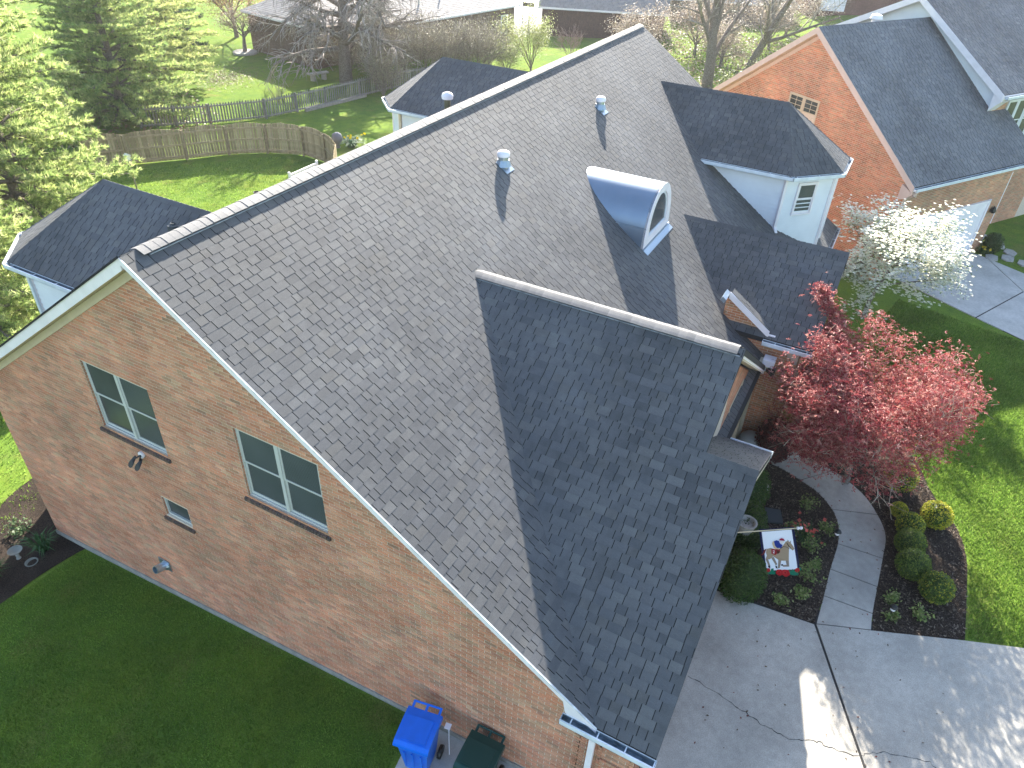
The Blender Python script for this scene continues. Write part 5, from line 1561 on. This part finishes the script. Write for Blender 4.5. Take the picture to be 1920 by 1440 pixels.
# ------------------------------------------------------------------ fences of the back yard
PF = [(17.2, 27.6), (18.7, 26.4), (20.9, 24.62), (22.7, 23.34), (24.07, 21.8), (24.85, 19.86), (24.5, 18.0), (23.4, 16.3), (21.6, 15.0)]
board_fence('privacy_fence', 'curved brown board fence with arched tops around the back lawn', PF, 1.62, .14, [(.34, .26, .16), (.4, .305, .2), (.3, .23, .145), (.45, .35, .23)], 4, arch=.07, panel=2.2, rails=3, railside=-1, gapw=.012)
board_fence('picket_fence', 'long grey picket fence with pointed pales behind the curved board fence', [(23.2, 30.9), (26.0, 28.2), (28.7, 26.3), (33.0, 25.1), (38.8, 24.0), (42.0, 22.6)], 1.2, .165, [(.2, .19, .175), (.24, .23, .21), (.17, .16, .15), (.28, .265, .24)], 5, panel=2.4, rails=2, railside=-1, gapw=.075, point=True)
m_ = MB(); m_.bar((31.2, 25.3, -.88), (36.2, 24.3, -.9), .2, .22, col=(.3, .27, .23)); tag(part('timber_edging', m_, M_wood, None), 'grey timber edging beam along the foot of the picket fence', 'timber')
# bird feeder pole, white swing back, bench, urn, bulbs
bz = G(16.6, 23.3)
t = thing('feeder_pole', 'white topped wooden pole standing on the back lawn in front of the board fence', 'pole', (16.6, 23.3, bz))
m_ = MB(); m_.tubes([(16.6, 23.3, bz - .1)], [(16.55, 23.3, bz + 1.45)], .035, .035, 6, (.25, .22, .16), caps=True); part('post', m_, M_wood, t)
m_ = MB(); m_.box(16.45, 16.65, 23.2, 23.4, bz + 1.45, bz + 1.72); m_.prism([(16.42, 23.17, bz + 1.72), (16.68, 23.17, bz + 1.72), (16.55, 23.17, bz + 1.82)], (0, .26, 0)); part('box', m_, M_white, t)
t = thing('garden_swing', 'white slatted bench back showing just behind the main roof ridge', 'bench', (20.5, 15.98, G(20.5, 15.98)))
sz0 = G(20.5, 15.98)
for k in range(3):
    m_ = MB(); m_.box(19.55, 21.45, 15.95, 16.0, .02 + k * .16, .12 + k * .16); part('slat', m_, M_white, t)
for x in (19.5, 21.45):
    m_ = MB(); m_.box(x, x + .09, 15.92, 16.02, sz0, .55); part('leg', m_, M_white, t)
m_ = MB(); m_.box(19.55, 21.45, 15.5, 15.95, -.28, -.23); part('seat', m_, M_white, t)
gz_ = -1.0
t = thing('stone_bench', 'pale stone bench on the far lawn beside the big bare tree trunk', 'bench', (37.7, 29.6, gz_))
m_ = MB(); m_.bar((36.95, 29.95, gz_ + .52), (38.35, 29.35, gz_ + .52), .42, .09); part('seat', m_, M_stone, t)
for p in ((37.25, 29.82), (38.05, 29.48)):
    m_ = MB(); m_.box(p[0] - .1, p[0] + .1, p[1] - .16, p[1] + .16, gz_ - .02, gz_ + .475); part('leg', m_, M_stone, t)
blade_clump('bulb_clump', 'clump of grey green bulb leaves with yellow flowers behind the board fence', 27.4, 18.6, .6, .9, 181, (.09, .17, .09), 150, .05, None, 'flower', ((.75, .6, .02), 10, .16))
m_ = MB(); uz = G(26.9, 19.2); m_.lathe([(.16, 0), (.1, .1), (.24, .3), (.32, .5), (.26, .75), (.1, .85)], (26.9, 19.2, uz), 14); tag(part('garden_urn', m_, mat('grey urn', (.16, .15, .17), .6), None, smooth=True), 'round dark grey urn beside the bulb leaves', 'urn')
blade_clump('daffodil_clump', 'green leaves with yellow daffodils at the foot of the neighbour garage wall', 28.9, -13.55, .35, .45, 183, (.06, .13, .03), 60, .03, None, 'flower', ((.7, .55, .03), 9, .14))

# ------------------------------------------------------------------ the neighbour's house (turned about -33 degrees)
NO = np.array([23.064, -9.98, 0.]); th_ = math.radians(-33)
ND = np.array([math.cos(th_), math.sin(th_), 0]); NN = np.array([-ND[1], ND[0], 0]); ZZ = np.array([0, 0, 1.])
def nb(a, u, z): return NO + ND * a + NN * u + ZZ * z
nz = .3; ne = 4.313; nr = 8.42; nu_ = 5.876; nm = (nr - ne) / nu_
neigh = thing('neighbour_house', 'orange brick neighbouring house with dark roofs and a white garage door', 'house', tuple(nb(4, 4, nz)))
rm = MB(); aend = 7.5
for P in ([nb(0, 0, ne), nb(aend, 0, ne), nb(aend, nu_, nr), nb(0, nu_, nr)], [nb(0, nu_, nr), nb(12, nu_, nr), nb(12, 2 * nu_, ne), nb(0, 2 * nu_, ne)], [nb(aend, 2.2, ne + 2.2 * nm), nb(12, 2.2, ne + 2.2 * nm), nb(12, nu_, nr), nb(aend, nu_, nr)]):
    roof_deck(rm, P, .12)
nroof = part('roof', rm, M_deck, neigh, label='garage roof of the neighbouring house')
global_sh = MB()
def n_shingles(mb, O, U, V, P4, seed, mulc):
    O = np.asarray(O, float) + np.array([0, 0, .004]); U = np.asarray(U, float); V = np.asarray(V, float); U = U / np.linalg.norm(U); V = V / np.linalg.norm(V)
    shingle_mb(mb, O, U, V, shingles(O, U, V, [uv(O - (0, 0, .004), U, V, p) for p in P4], seed), mulc)
n_shingles(global_sh, nb(0, 0, ne), ND, nb(0, 1, nm) - nb(0, 0, 0), [nb(0, 0, ne), nb(aend, 0, ne), nb(aend, nu_, nr), nb(0, nu_, nr)], 201, 1.6)
part('shingle_field', global_sh, M_shingle, nroof, kind='stuff')
# upper main block
P1_, P2_, P3_ = (1.60, 6.44), (6.4, 9.2), (11.2, 6.9)
um = MB()
for (ua, za), (ub_, zb2) in ((P1_, P2_), (P2_, P3_)):
    roof_deck(um, [nb(6.2, ua, za), nb(22, ua, za), nb(22, ub_, zb2), nb(6.2, ub_, zb2)], .14)
uroof = part('roof', um, M_deck, neigh, label='upper main roof of the neighbouring house')
m_ = MB(); mu = (P2_[1] - P1_[1]) / (P2_[0] - P1_[0])
n_shingles(m_, nb(6.2, *P1_), ND, nb(0, 1, mu) - nb(0, 0, 0), [nb(6.2, *P1_), nb(16, *P1_), nb(16, *P2_), nb(6.2, *P2_)], 202, 1.5)
part('shingle_field', m_, M_shingle, uroof, kind='stuff')
m_ = MB()
for (ua, za), (ub_, zb2) in ((P1_, P2_), (P3_, P2_)):
    m_.prism([nb(6.17, ua, za), nb(6.17, ub_, zb2), nb(6.17, ub_, zb2 - .26), nb(6.17, ua, za - .26)], ND * .05)
m_.prism([nb(6.2, 1.6, P1_[1] - .26), nb(6.2, 2.0, P1_[1] - .05), nb(6.2, 2.0, P1_[1] - .7), nb(6.2, 1.75, P1_[1] - .4)], ND * .5)
m_.prism([nb(6.2, 1.58, P1_[1] - .02), nb(22, 1.58, P1_[1] - .02), nb(22, 1.58, P1_[1] - .2), nb(6.2, 1.58, P1_[1] - .2)], NN * .04)
part('fascia', m_, M_white, neigh)
m_ = MB(); gutter(m_, nb(6.25, 1.56, P1_[1] - .03), nb(20, 1.56, P1_[1] - .03), -NN, .13); part('gutter', m_, [M_gutter, M_gutin], neigh)
m_ = MB(); m_.prism([nb(6.5, 2.0, 5.0), nb(6.5, 11, 5.0), nb(6.5, P3_[0] - .1, P3_[1] - .15), nb(6.5, P2_[0], P2_[1] - .15), nb(6.5, 2.0, P1_[1] + .08)], ND * .1)
up = part('upper_wall', m_, M_siding, neigh)
sb = MB()
z = 5.0
while z < 9.0:
    ua = 2.0 if z < 6.6 else 1.6 + (z + .28 - P1_[1]) / mu; ub_ = 11.0 if z < 6.7 else 11.2 - (z + .28 - P3_[1]) / ((P2_[1] - P3_[1]) / (P3_[0] - P2_[0]))
    if ub_ - ua > .2:
        A_ = nb(6.5, ua, z); B_ = nb(6.5, ub_, z)
        sb.boxes([[A_, B_, B_ + ZZ * .13, A_ + ZZ * .13, A_ - ND * .022, B_ - ND * .022, B_ + ZZ * .13 - ND * .005, A_ + ZZ * .13 - ND * .005]], (1, 1, 1))
    z += .13
part('siding_boards', sb, M_siding, up, kind='stuff')
# brick gable wall of the garage
NT = (1.1, .95, .8)
m_ = MB(); m_.prism([nb(.3, .45, -.3), nb(.3, 2 * nu_ - .45, -.8), nb(.3, 2 * nu_ - .45, ne + .2), nb(.3, nu_, nr - .25), nb(.3, .45, ne + .1)], ND * .15)
gw = part('gable_wall', m_, M_mortar, neigh)
wu0, wu1, wz0, wz1 = 5.12, 6.66, 4.75, 5.88
def nsp(zm, za, zb_):
    if zb_ < ne - .1: s = [(.45, 2 * nu_ - .45)]
    else:
        lo = max(.45, (zb_ + .22 - ne) / nm); s = [(lo, 2 * nu_ - lo)] if lo < nu_ - .05 else []
    if wz0 - .05 < zm < wz1: s = [x for a, b in s for x in ((a, wu0), (wu1, b)) if x[1] > x[0]]
    return s
m_ = MB(); bricks_mb(m_, brick_rows(nsp, .0, nr - .3, 301), nb(.3, 0, 0), NN, -ND, tint=(1.02, .95, .87), seed=4); part('brickwork', m_, M_brick, gw, kind='stuff')
window(neigh, nb(.3, wu1, wz0), -NN, -ND, wu1 - wu0, wz1 - wz0, 2, frame_mat=M_tan, grid=(2, 3), depth=.03, fw=.045)
# front wall with the garage door
da0, da1, dz1 = 1.0, 6.02, 2.6
m_ = MB(); m_.prism([nb(.3, .45, -.1), nb(6.9, .45, -.1), nb(6.9, .45, ne - .05), nb(.3, .45, ne - .05)], NN * .12)
fwall = part('garage_wall', m_, M_mortar, neigh)
def fsp(zm, za, zb_): return [(.3, 6.9)] if zm > dz1 + .15 else [(.3, da0 - .1), (da1 + .1, 6.9)]
m_ = MB(); bricks_mb(m_, brick_rows(fsp, .1, ne - .1, 302), nb(0, .45, 0), ND, -NN, tint=(.95, 1.02, .95), seed=5); part('brickwork', m_, M_brick, fwall, kind='stuff')
m_ = MB()
for k in range(4):
    m_.obox(nb(da0, .43, .42 + k * .545), ND * (da1 - da0), ZZ * .541, -NN * .02)
gd = part('garage_door', m_, M_white, neigh)
m_ = MB(); m_.obox(nb(da0 - .1, .44, .35), ND * .1, ZZ * (dz1 - .2), -NN * .07); m_.obox(nb(da1, .44, .35), ND * .1, ZZ * (dz1 - .2), -NN * .07); m_.obox(nb(da0 - .1, .44, dz1), ND * (da1 - da0 + .2), ZZ * .12, -NN * .07)
part('door_frame', m_, M_white, neigh)
# trims
m_ = MB()
for ua, za, ub_, zb2 in ((0, ne, nu_, nr), (2 * nu_, ne, nu_, nr)):
    m_.prism([nb(-.02, ua, za), nb(-.02, ub_, zb2), nb(-.02, ub_, zb2 - .24), nb(-.02, ua, za - .24)], ND * .05)
    m_.prism([nb(.03, ua, za - .24), nb(.03, ub_, zb2 - .24), nb(.32, ub_, zb2 - .24), nb(.32, ua, za - .24)], ZZ * .02)
    m_.prism([nb(.27, ua, za - .26), nb(.27, ub_, zb2 - .26), nb(.27, ub_, zb2 - .42), nb(.27, ua, za - .42)], ND * .03)
m_.prism([nb(.0, -.02, ne - .24), nb(.0, .5, ne - .05), nb(.0, .5, ne - .6), nb(.0, .2, ne - .5)], ND * .3)
part('rake_trim', m_, M_pinktrim, neigh)
m_ = MB(); gutter(m_, nb(-.02, -.01, ne - .02), nb(aend, -.01, ne - .02), -NN, .13); part('gutter', m_, [M_gutter, M_gutin], neigh)
m_ = MB(); m_.tubes([nb(.15, -.06, ne - .15), nb(.1, .0, ne - .32), nb(.22, .32, ne - .55), nb(.24, .36, ne - .8)], [nb(.1, .0, ne - .32), nb(.22, .32, ne - .55), nb(.24, .36, ne - .8), nb(.24, .36, .4)], .055, .055, 8); part('downspout', m_, M_pinktrim, neigh)
m_ = MB(); m_.lathe([(.03, -.1), (.1, -.06), (.12, .0), (.08, .14), (.02, .2)], nb(6.5, .34, 2.2), 8); part('wall_lamp', m_, M_black, neigh)
m_ = MB(); m_.lathe([(.16, -.1), (.16, .12), (.24, .13), (.2, .26), (.02, .32)], nb(3.6, nu_ + .35, nr - .1), 12); part('roof_vent', m_, M_white, neigh)
# front wall of the main block
m_ = MB(); m_.prism([nb(6.5, 2.0, 0), nb(20, 2.0, 0), nb(20, 2.0, P1_[1] - .1), nb(6.5, 2.0, P1_[1] - .1)], NN * .12)
bwall = part('front_wall', m_, M_mortar, neigh)
def bsp(zm, za, zb_): return [(6.5, 12)] if not (4.3 < zm < 6.1) else [(6.5, 7.35), (10.2, 12)]
m_ = MB(); bricks_mb(m_, brick_rows(bsp, .2, P1_[1] - .15, 303), nb(0, 2.0, 0), ND, -NN, tint=(.95, 1.0, .92), seed=6); part('brickwork', m_, M_brick, bwall, kind='stuff')
for a_ in (7.4, 8.8): window(neigh, nb(a_, 2.0, 4.3), ND, -NN, 1.35, 1.75, 2, frame_mat=M_siding, depth=-.02, fw=.06)
m_ = MB(); m_.obox(nb(8.6, 1.95, .4), ND * .16, ZZ * 2.4, -NN * .06); m_.obox(nb(9.8, 1.95, .4), ND * .16, ZZ * 2.4, -NN * .06); m_.obox(nb(8.76, 1.96, .4), ND * 1.04, ZZ * 2.3, -NN * .02); part('front_door', m_, M_white, neigh)
m_ = MB(); m_.prism([nb(7.6, 1.9, .3), nb(8.6, 1.9, .3), nb(8.6, .4, .3), nb(8.1, .0, .3), nb(7.7, .6, .3)], ZZ * .1); tag(part('door_step', m_, M_conc2, neigh), '', '') if False else part('door_step', m_, M_conc2, neigh)
blob_shrub('corner_shrub', 'small dark round shrub at the corner of the neighbour garage', tuple(nb(7.15, .1, .75)), .4, .4, .45, 190, GRN, 1500, .06)

# ------------------------------------------------------------------ far houses
M_farroof = mat('tan grey shingles', attr=True, rough=.85, spec=.25, noise=[(2.5, 3, .85, 1.12), (30, 2, .85, 1.15)])
def far_house(name, label, O, az, Lx, Dy, ze_, pitch, wallc, roofc, zg=-1.0, hip=True, hole=None, seed=0, over=.35, wins=(), wing=None):
    c, s = math.cos(az), math.sin(az); E = np.array([c, s, 0]); Q = np.array([-s, c, 0]); O = np.array([O[0], O[1], 0.])
    def P(a, u, z): return O + E * a + Q * u + ZZ * z
    t = thing(name, label, 'house', tuple(P(Lx / 2, Dy / 2, zg)))
    def block(a0, a1, u0, u1, hip_l, hip_r):
        w = MB(); w.prism([P(a0 + over, u0 + over, zg - .2), P(a1 - over, u0 + over, zg - .2), P(a1 - over, u1 - over, zg - .2), P(a0 + over, u1 - over, zg - .2)], ZZ * (ze_ - zg + .1), wallc)
        part('wall', w, M_brickfar, t)
        hgt = (u1 - u0) / 2 * pitch; um_ = (u0 + u1) / 2
        r0 = a0 + (hip_l * (u1 - u0) / 2); r1 = a1 - (hip_r * (u1 - u0) / 2)
        faces = [[P(a0, u0, ze_), P(a1, u0, ze_), P(r1, um_, ze_ + hgt), P(r0, um_, ze_ + hgt)], [P(a1, u1, ze_), P(a0, u1, ze_), P(r0, um_, ze_ + hgt), P(r1, um_, ze_ + hgt)],
                 [P(a0, u1, ze_), P(a0, u0, ze_), P(r0, um_, ze_ + hgt)], [P(a1, u0, ze_), P(a1, u1, ze_), P(r1, um_, ze_ + hgt)]]
        d_ = MB()
        for f in faces: roof_deck(d_, f, .12)
        rf = part('roof', d_, M_deck, t)
        sm = MB()
        for i, f in enumerate(faces):
            a_, b_ = np.array(f[0]), np.array(f[1]); Ud = (b_ - a_) / np.linalg.norm(b_ - a_); rel = np.array(f[2]) - a_; Vd = rel - Ud * (rel @ Ud)
            if np.linalg.norm(np.cross(rel, Ud)) < 1e-6: continue
            Vd /= np.linalg.norm(Vd)
            Oo = a_ + (0, 0, .004)
            ps = shingles(Oo, Ud, Vd, [uv(a_, Ud, Vd, p) for p in f], seed + i, expo=.2, wmul=2.5)
            N_ = np.cross(Ud, Vd); N_ = N_ if N_[2] > 0 else -N_
            for c_, u_, w_, v0, v1, wi, tone, th2 in ps:
                bot = []; top = []
                for p in c_:
                    f_ = (v1 - p[1]) / (v1 - v0); b2 = Oo + Ud * p[0] + Vd * p[1]; bot.append(b2); top.append(b2 + N_ * (.001 + .012 * f_))
                n_ = len(c_); k_ = np.mean(TONES[tone]) / .125
                sm.add(np.array(bot + top), [list(range(n_, 2 * n_))] + [[q_, (q_ + 1) % n_, n_ + (q_ + 1) % n_, n_ + q_] for q_ in range(n_)], np.array(roofc) * (.75 + .25 * k_))
        part('shingle_field', sm, M_farroof, rf, kind='stuff')
        g_ = MB()
        cs = [P(a0, u0, ze_), P(a1, u0, ze_), P(a1, u1, ze_), P(a0, u1, ze_)]
        for i in range(4): g_.bar(cs[i] - ZZ * .08, cs[(i + 1) % 4] - ZZ * .08, .1, .15)
        part('gutter', g_, M_white, t)
    block(0, Lx, 0, Dy, 1 if hip else 0, 1 if hip else 0)
    if wing: block(*wing)
    for (a, u, z, w_, h_, face) in wins:
        if face == 'u': window(t, P(a, u, z), E, -Q, w_, h_, 1, depth=-.04, fw=.08)
        else: window(t, P(a, u, z), -Q, -E, w_, h_, 1, depth=-.04, fw=.08)
    return t, P
t, PP = far_house('far_house', 'low far house with a pale tan grey hipped roof beyond the picket fence', (42.9, 27.8), math.radians(-12), 16.45, 12, 2.0, .5, (.16, .11, .085), (.34, .31, .28), seed=400, wins=((14.2, .33, -.2, .9, 1.5, 'u'),), wing=(-4, 7, 3.0, 12, 1, 0))
for a_, u_, lab in ((5.6, 1.6, 'left'), (9.2, 2.6, 'right')):
    m_ = MB(); q_ = PP(a_, u_, 2.0 + u_ * .5); m_.tubes([q_ - ZZ * .2], [q_ + ZZ * .55], .07, .07, 8, (.3, .3, .32), caps=True)
    part('roof_pipe', m_, M_galv, t)
far_house('far_house', 'far dark brown brick house with a grey roof edge behind the willowy shrub', (61.9, 24.0), math.radians(-68.5), 12, 10, 1.5, .5, (.085, .05, .042), (.2, .195, .185), seed=420, hip=False, wins=())
t, PP = far_house('far_house', 'far red brown brick house with a white garage door above the neighbour roof ridge', (86.5, 4.2), math.radians(-68), 14, 10, 5.0, .5, (.15, .075, .06), (.2, .2, .2), seed=440, wins=((5.6, .3, 1.8, 1.3, 1.8, 'u'),))
m_ = MB(); m_.obox(PP(1.6, .33, .3), np.array([math.cos(math.radians(-68)), math.sin(math.radians(-68)), 0]) * 2.6, ZZ * 2.6, np.array([-.9, -.37, 0]) * .05); part('garage_door', m_, M_white, t)
far_house('far_house', 'far house with a pale grey roof half hidden by tan pink budding trees', (76, 16), math.radians(-70), 13, 10, 1.4, .5, (.2, .16, .14), (.36, .36, .38), seed=460)
# street lamp / mail sign by the far drive
t = thing('street_lamp', 'thin dark post with a small sign arm beside the far driveway', 'sign post', (66.5, 27.9, -1))
m_ = MB(); m_.tubes([(66.5, 27.9, -1.1)], [(66.5, 27.9, 2.2)], .05, .05, 6, caps=True); part('post', m_, M_black, t)
m_ = MB(); m_.box(66.45, 66.55, 26.7, 27.9, .55, .95); part('sign_board', m_, M_black, t)

# ------------------------------------------------------------------ pines on the left
gpine = 'tall pines on the left'
pine('pine_tree', 'nearest pine, its sunlit branches reaching over the left rear wing roof', 9.6, 20.6, 13.5, 4.3, 501, group=gpine, n_whorl=19, z0=.8)
pine('pine_tree', 'pine behind the board fence with darker blue green branches, right of the nearest one', 23.6, 32.8, 12.5, 4.6, 502, ((.38, .46, .15), (.29, .39, .13), (.52, .57, .24), (.21, .31, .11)), group=gpine, n_whorl=18, z0=.9)
pine('pine_tree', 'pine farthest right of the group, its tips hanging over the far lawn', 30.0, 37.5, 12.5, 4.4, 503, ((.42, .48, .17), (.31, .4, .14), (.57, .59, .26)), group=gpine, n_whorl=18, z0=1.2)
pine('pine_tree', 'tall pine in the top left corner, mostly out of the picture', 13.5, 30.5, 16, 4.6, 504, ((.43, .5, .19), (.32, .41, .15), (.57, .6, .3)), group=gpine, n_whorl=20, z0=2.5)
pine('pine_tree', 'pine at the left frame edge low behind the nearest pine', 4.4, 19.5, 9.5, 3.6, 505, group=gpine, n_whorl=15, z0=.6)
pine('pine_tree', 'low young pine filling the left edge behind the left rear wing', 4.3, 14.6, 6.5, 3.0, 507, group=gpine, n_whorl=12, z0=.4)
pine('dark_spruce', 'dark green conifer standing at the back of the far lawn', 37.5, 46, 11, 3.2, 506, ((.03, .07, .04), (.045, .09, .05), (.06, .1, .05)), n_whorl=18, z0=.4)

# ------------------------------------------------------------------ bare and budding trees
TW = [(.26, .22, .18), (.2, .17, .14), (.33, .29, .25)]
bare_tree('small_tree', 'small bare tree standing in the round stone ring on the far lawn', (40.58, 39.69), 1.9, .2, [(9, 2.2, 55, .06, .1), (7, 1.3, 40, .05, .14), (5, .7, 40, .04, .18)], 601, [(.2, .15, .11), (.26, .19, .15)], buds=[(.3, .2, .16), (.24, .2, .1)], nbud=4, budsize=.1, first=.6)
bare_tree('big_bare_tree', 'big bare tree with a thick trunk and drooping twigs beside the stone bench', (38.4, 27.75), 9.5, .5, [(28, 5.2, 76, -.06, .12), (11, 2.5, 48, -.12, .16), (8, 1.3, 42, -.14, .2)], 602, [(.3, .26, .23), (.24, .21, .18), (.36, .31, .28)], first=.2, rmin=.013)
bare_tree('budding_tree', 'tree with orange brown buds behind the small bare tree', (44.5, 44.5), 2.2, .22, [(10, 3.2, 42, .08, .1), (8, 1.8, 38, .05, .14), (5, .9, 40, .05, .18)], 603, [(.3, .2, .14), (.24, .17, .12)], buds=[(.45, .22, .1), (.5, .3, .14), (.36, .2, .1)], nbud=9, budsize=.13, spread=.35, first=.5)
# hedge of bare shrubs before the far house
sp = [(43.6, 26.2, 3.2, 'under the middle eave of the tan roofed house'), (45.6, 24.4, 3.1, 'beside the wall of the tan roofed house'), (39.8, 28.6, 2.6, 'behind the big bare trunk'), (38.2, 24.9, 2.6, 'beside the picket fence end'), (40.3, 24.6, 3.2, 'left of the far tan roofed house'), (42.4, 23.5, 3.4, 'before the middle of the tan roofed house'), (43.9, 22.2, 3.3, 'right of the middle of the tan roofed house'), (45.3, 20.6, 3.2, 'before the right part of the tan roofed house'), (46.6, 22.4, 3.0, 'under the right window of the tan roofed house'), (41.2, 26.4, 3.0, 'under the roof corner of the tan roofed house'), (36.9, 23.3, 2.2, 'just behind the farther rear wing roof'), (48.2, 21.3, 2.6, 'at the right wall end of the tan roofed house')]
for i, (x, y, h, lab) in enumerate(sp):
    bare_tree('bare_shrub', 'grey brown bare shrub ' + lab, (x, y), .5, .07, [(15, h * .95, 32, .05, .1), (9, h * .5, 30, .05, .13), (6, h * .26, 34, .05, .16)], 620 + i, [(.24, .2, .16), (.3, .26, .21), (.2, .17, .13)], 'bare shrubs in front of the far tan roofed house', cat='shrub', buds=[(.3, .3, .16), (.26, .24, .15)], nbud=2, budsize=.07, first=.1, rmin=.009)
bare_tree('lawn_shrub', 'thin leafless shrub standing by itself before the picket fence', (31.2, 27.6), .25, .03, [(12, 1.2, 28, .04, .08), (5, .6, 25, .04, .1)], 640, [(.4, .36, .25), (.34, .3, .22)], cat='shrub', first=.05, rmin=.008)
bare_tree('willow_shrub', 'yellow green leafing willowy shrub left of the ridge top', (49.5, 18.3), .6, .09, [(12, 3.2, 26, .04, .08), (9, 1.6, 24, .0, .1), (5, .8, 26, -.05, .14)], 641, [(.36, .36, .16), (.3, .3, .14)], cat='shrub', buds=[(.38, .42, .12), (.46, .46, .18), (.3, .36, .1)], nbud=7, budsize=.11, spread=.2, first=.1)
bare_tree('willow_shrub', 'smaller yellow green shrub at the left foot of the willowy one', (46.8, 19.0), .4, .06, [(10, 2.1, 30, .04, .08), (8, 1.1, 26, .0, .1), (5, .6, 26, -.05, .14)], 642, [(.36, .36, .18), (.28, .26, .14)], cat='shrub', buds=[(.36, .4, .14), (.44, .44, .2)], nbud=4, budsize=.1, spread=.2, first=.1)
bare_tree('twiggy_shrub', 'leafless reddish shrub before the dark brown brick house', (54.2, 17.0), .5, .06, [(9, 2.0, 32, .05, .1), (7, 1.1, 30, .05, .12), (5, .6, 30, .05, .15)], 643, [(.3, .2, .18), (.26, .19, .16)], cat='shrub', first=.1)
PK = [(.44, .35, .28), (.38, .31, .23), (.5, .4, .32), (.36, .31, .2)]
gpk = 'tan pink budding trees behind the roof'
for i, (x, y, h, lab) in enumerate(((57.5, 12.2, 2.8, 'leftmost tan pink budding tree, right above the far ridge end'), (62, 8.8, 3.0, 'tan pink budding tree left of the tall forked tree'), (67, 3.6, 3.2, 'tan pink budding tree right of the tall forked tree'), (74, 3.6, 3.6, 'tan pink yellow budding tree nearest the red brown house'), (58.5, 5.6, 2.2, 'low tan pink budding tree at the foot of the tall forked tree'), (69, 9.5, 3.4, 'tan pink budding tree farthest back behind the forked tree'))):
    bare_tree('budding_tree', lab, (x, y), 1.5, .16, [(10, h, 48, .07, .1), (8, h * .55, 40, .05, .14), (6, h * .3, 40, .04, .18)], 660 + i, [(.3, .24, .2), (.36, .29, .24)], gpk, buds=PK, nbud=4, budsize=.12, spread=.32, first=.4, rmin=.012)
bare_tree('forked_tree', 'tall bare tree with forked grey trunks behind the roof of the bay dormer', (51.0, 4.6), 9.5, .42, [(9, 5.2, 30, .05, .08), (8, 2.6, 42, .04, .14), (6, 1.3, 42, .03, .18)], 680, TW, first=.12, rmin=.012, lean=(.06, .05))
bare_tree('forked_tree', 'second bare tree with a leaning grey trunk beside the forked one', (52.0, 2.6), 8.5, .34, [(8, 4.4, 38, .05, .08), (8, 2.2, 42, .04, .14), (5, 1.2, 42, .03, .18)], 681, TW, first=.2, rmin=.012, lean=(.05, -.3))
YG = [(.3, .34, .08), (.24, .3, .07), (.36, .38, .14), (.16, .22, .06)]
for i, (x, y, s, lab) in enumerate(((47.5, 6.2, 1.0, 'yellow green bush left of the forked trunk'), (50.5, 1.2, 1.3, 'bright yellow green bush beside the neighbour roof edge'), (53.5, -.6, 1.5, 'pale green bush above the neighbour gable rake'), (49.5, 3.0, .9, 'low green bush at the foot of the forked trunks'))):
    leafy_plant('green_bush', lab, x, y, 1.8 * s, 1.0 * s, 690 + i, YG, 900, .13, 'green bushes behind the neighbour gable', 'bush', 16)
# undergrowth carpet behind the roof that nobody could count
r = np.random.default_rng(91); n = 9000
P = np.stack([r.uniform(46, 72, n), r.uniform(-2, 14, n), np.zeros(n)], 1); P[:, 2] = ground(P[:, 0], P[:, 1]) + r.uniform(0, .5, n)
mb = MB(); leaf_quads(mb, P, .22, [(.2, .15, .1), (.25, .2, .14), (.16, .19, .06), (.3, .25, .19)], r, up=.3); structure('undergrowth', mb, M_leaf, kind='stuff')
n = 2600
P = np.stack([r.normal(34, 1.5, n), r.normal(35.6, 1.5, n), np.zeros(n)], 1); P[:, 2] = ground(P[:, 0], P[:, 1]) + r.uniform(0, .08, n)
mb = MB(); leaf_quads(mb, P, .1, [(.16, .11, .06), (.2, .14, .08), (.12, .09, .05)], r, up=1.5); structure('leaf_litter', mb, M_leaf, kind='stuff')
n = 5000
P = np.stack([r.uniform(15, 36, n), r.uniform(28, 44, n), np.zeros(n)], 1); P[:, 2] = ground(P[:, 0], P[:, 1]) + r.uniform(0, .25, n)
P = P[~((P[:, 0] > 27) & (P[:, 1] < 40 - (P[:, 0] - 27) * .0) & (P[:, 0] - 27 > (P[:, 1] - 28) * .45))]
mb = MB(); leaf_quads(mb, P, .25, [(.17, .11, .07), (.22, .16, .1), (.12, .14, .05)], r, up=.6); structure('pine_litter', mb, M_leaf, kind='stuff')
# far ground cover: dim wood line that closes the view behind the street

# ------------------------------------------------------------------ thin haze volume, added to imitate lens glare towards the sun
hz = MB(); hz.box(-70, 150, -90, 140, -2.5, 19)
hm_ = bpy.data.materials.new('haze'); hm_.use_nodes = True
for n_ in list(hm_.node_tree.nodes):
    if n_.type == 'BSDF_PRINCIPLED': hm_.node_tree.nodes.remove(n_)
pv = hm_.node_tree.nodes.new('ShaderNodeVolumePrincipled')
pv.inputs['Color'].default_value = (.95, .96, 1.0, 1)
pv.inputs['Density'].default_value = .00028
pv.inputs['Anisotropy'].default_value = .45
hm_.node_tree.links.new(pv.outputs[0], hm_.node_tree.nodes['Material Output'].inputs['Volume'])
structure('haze', hz, hm_, kind='stuff')
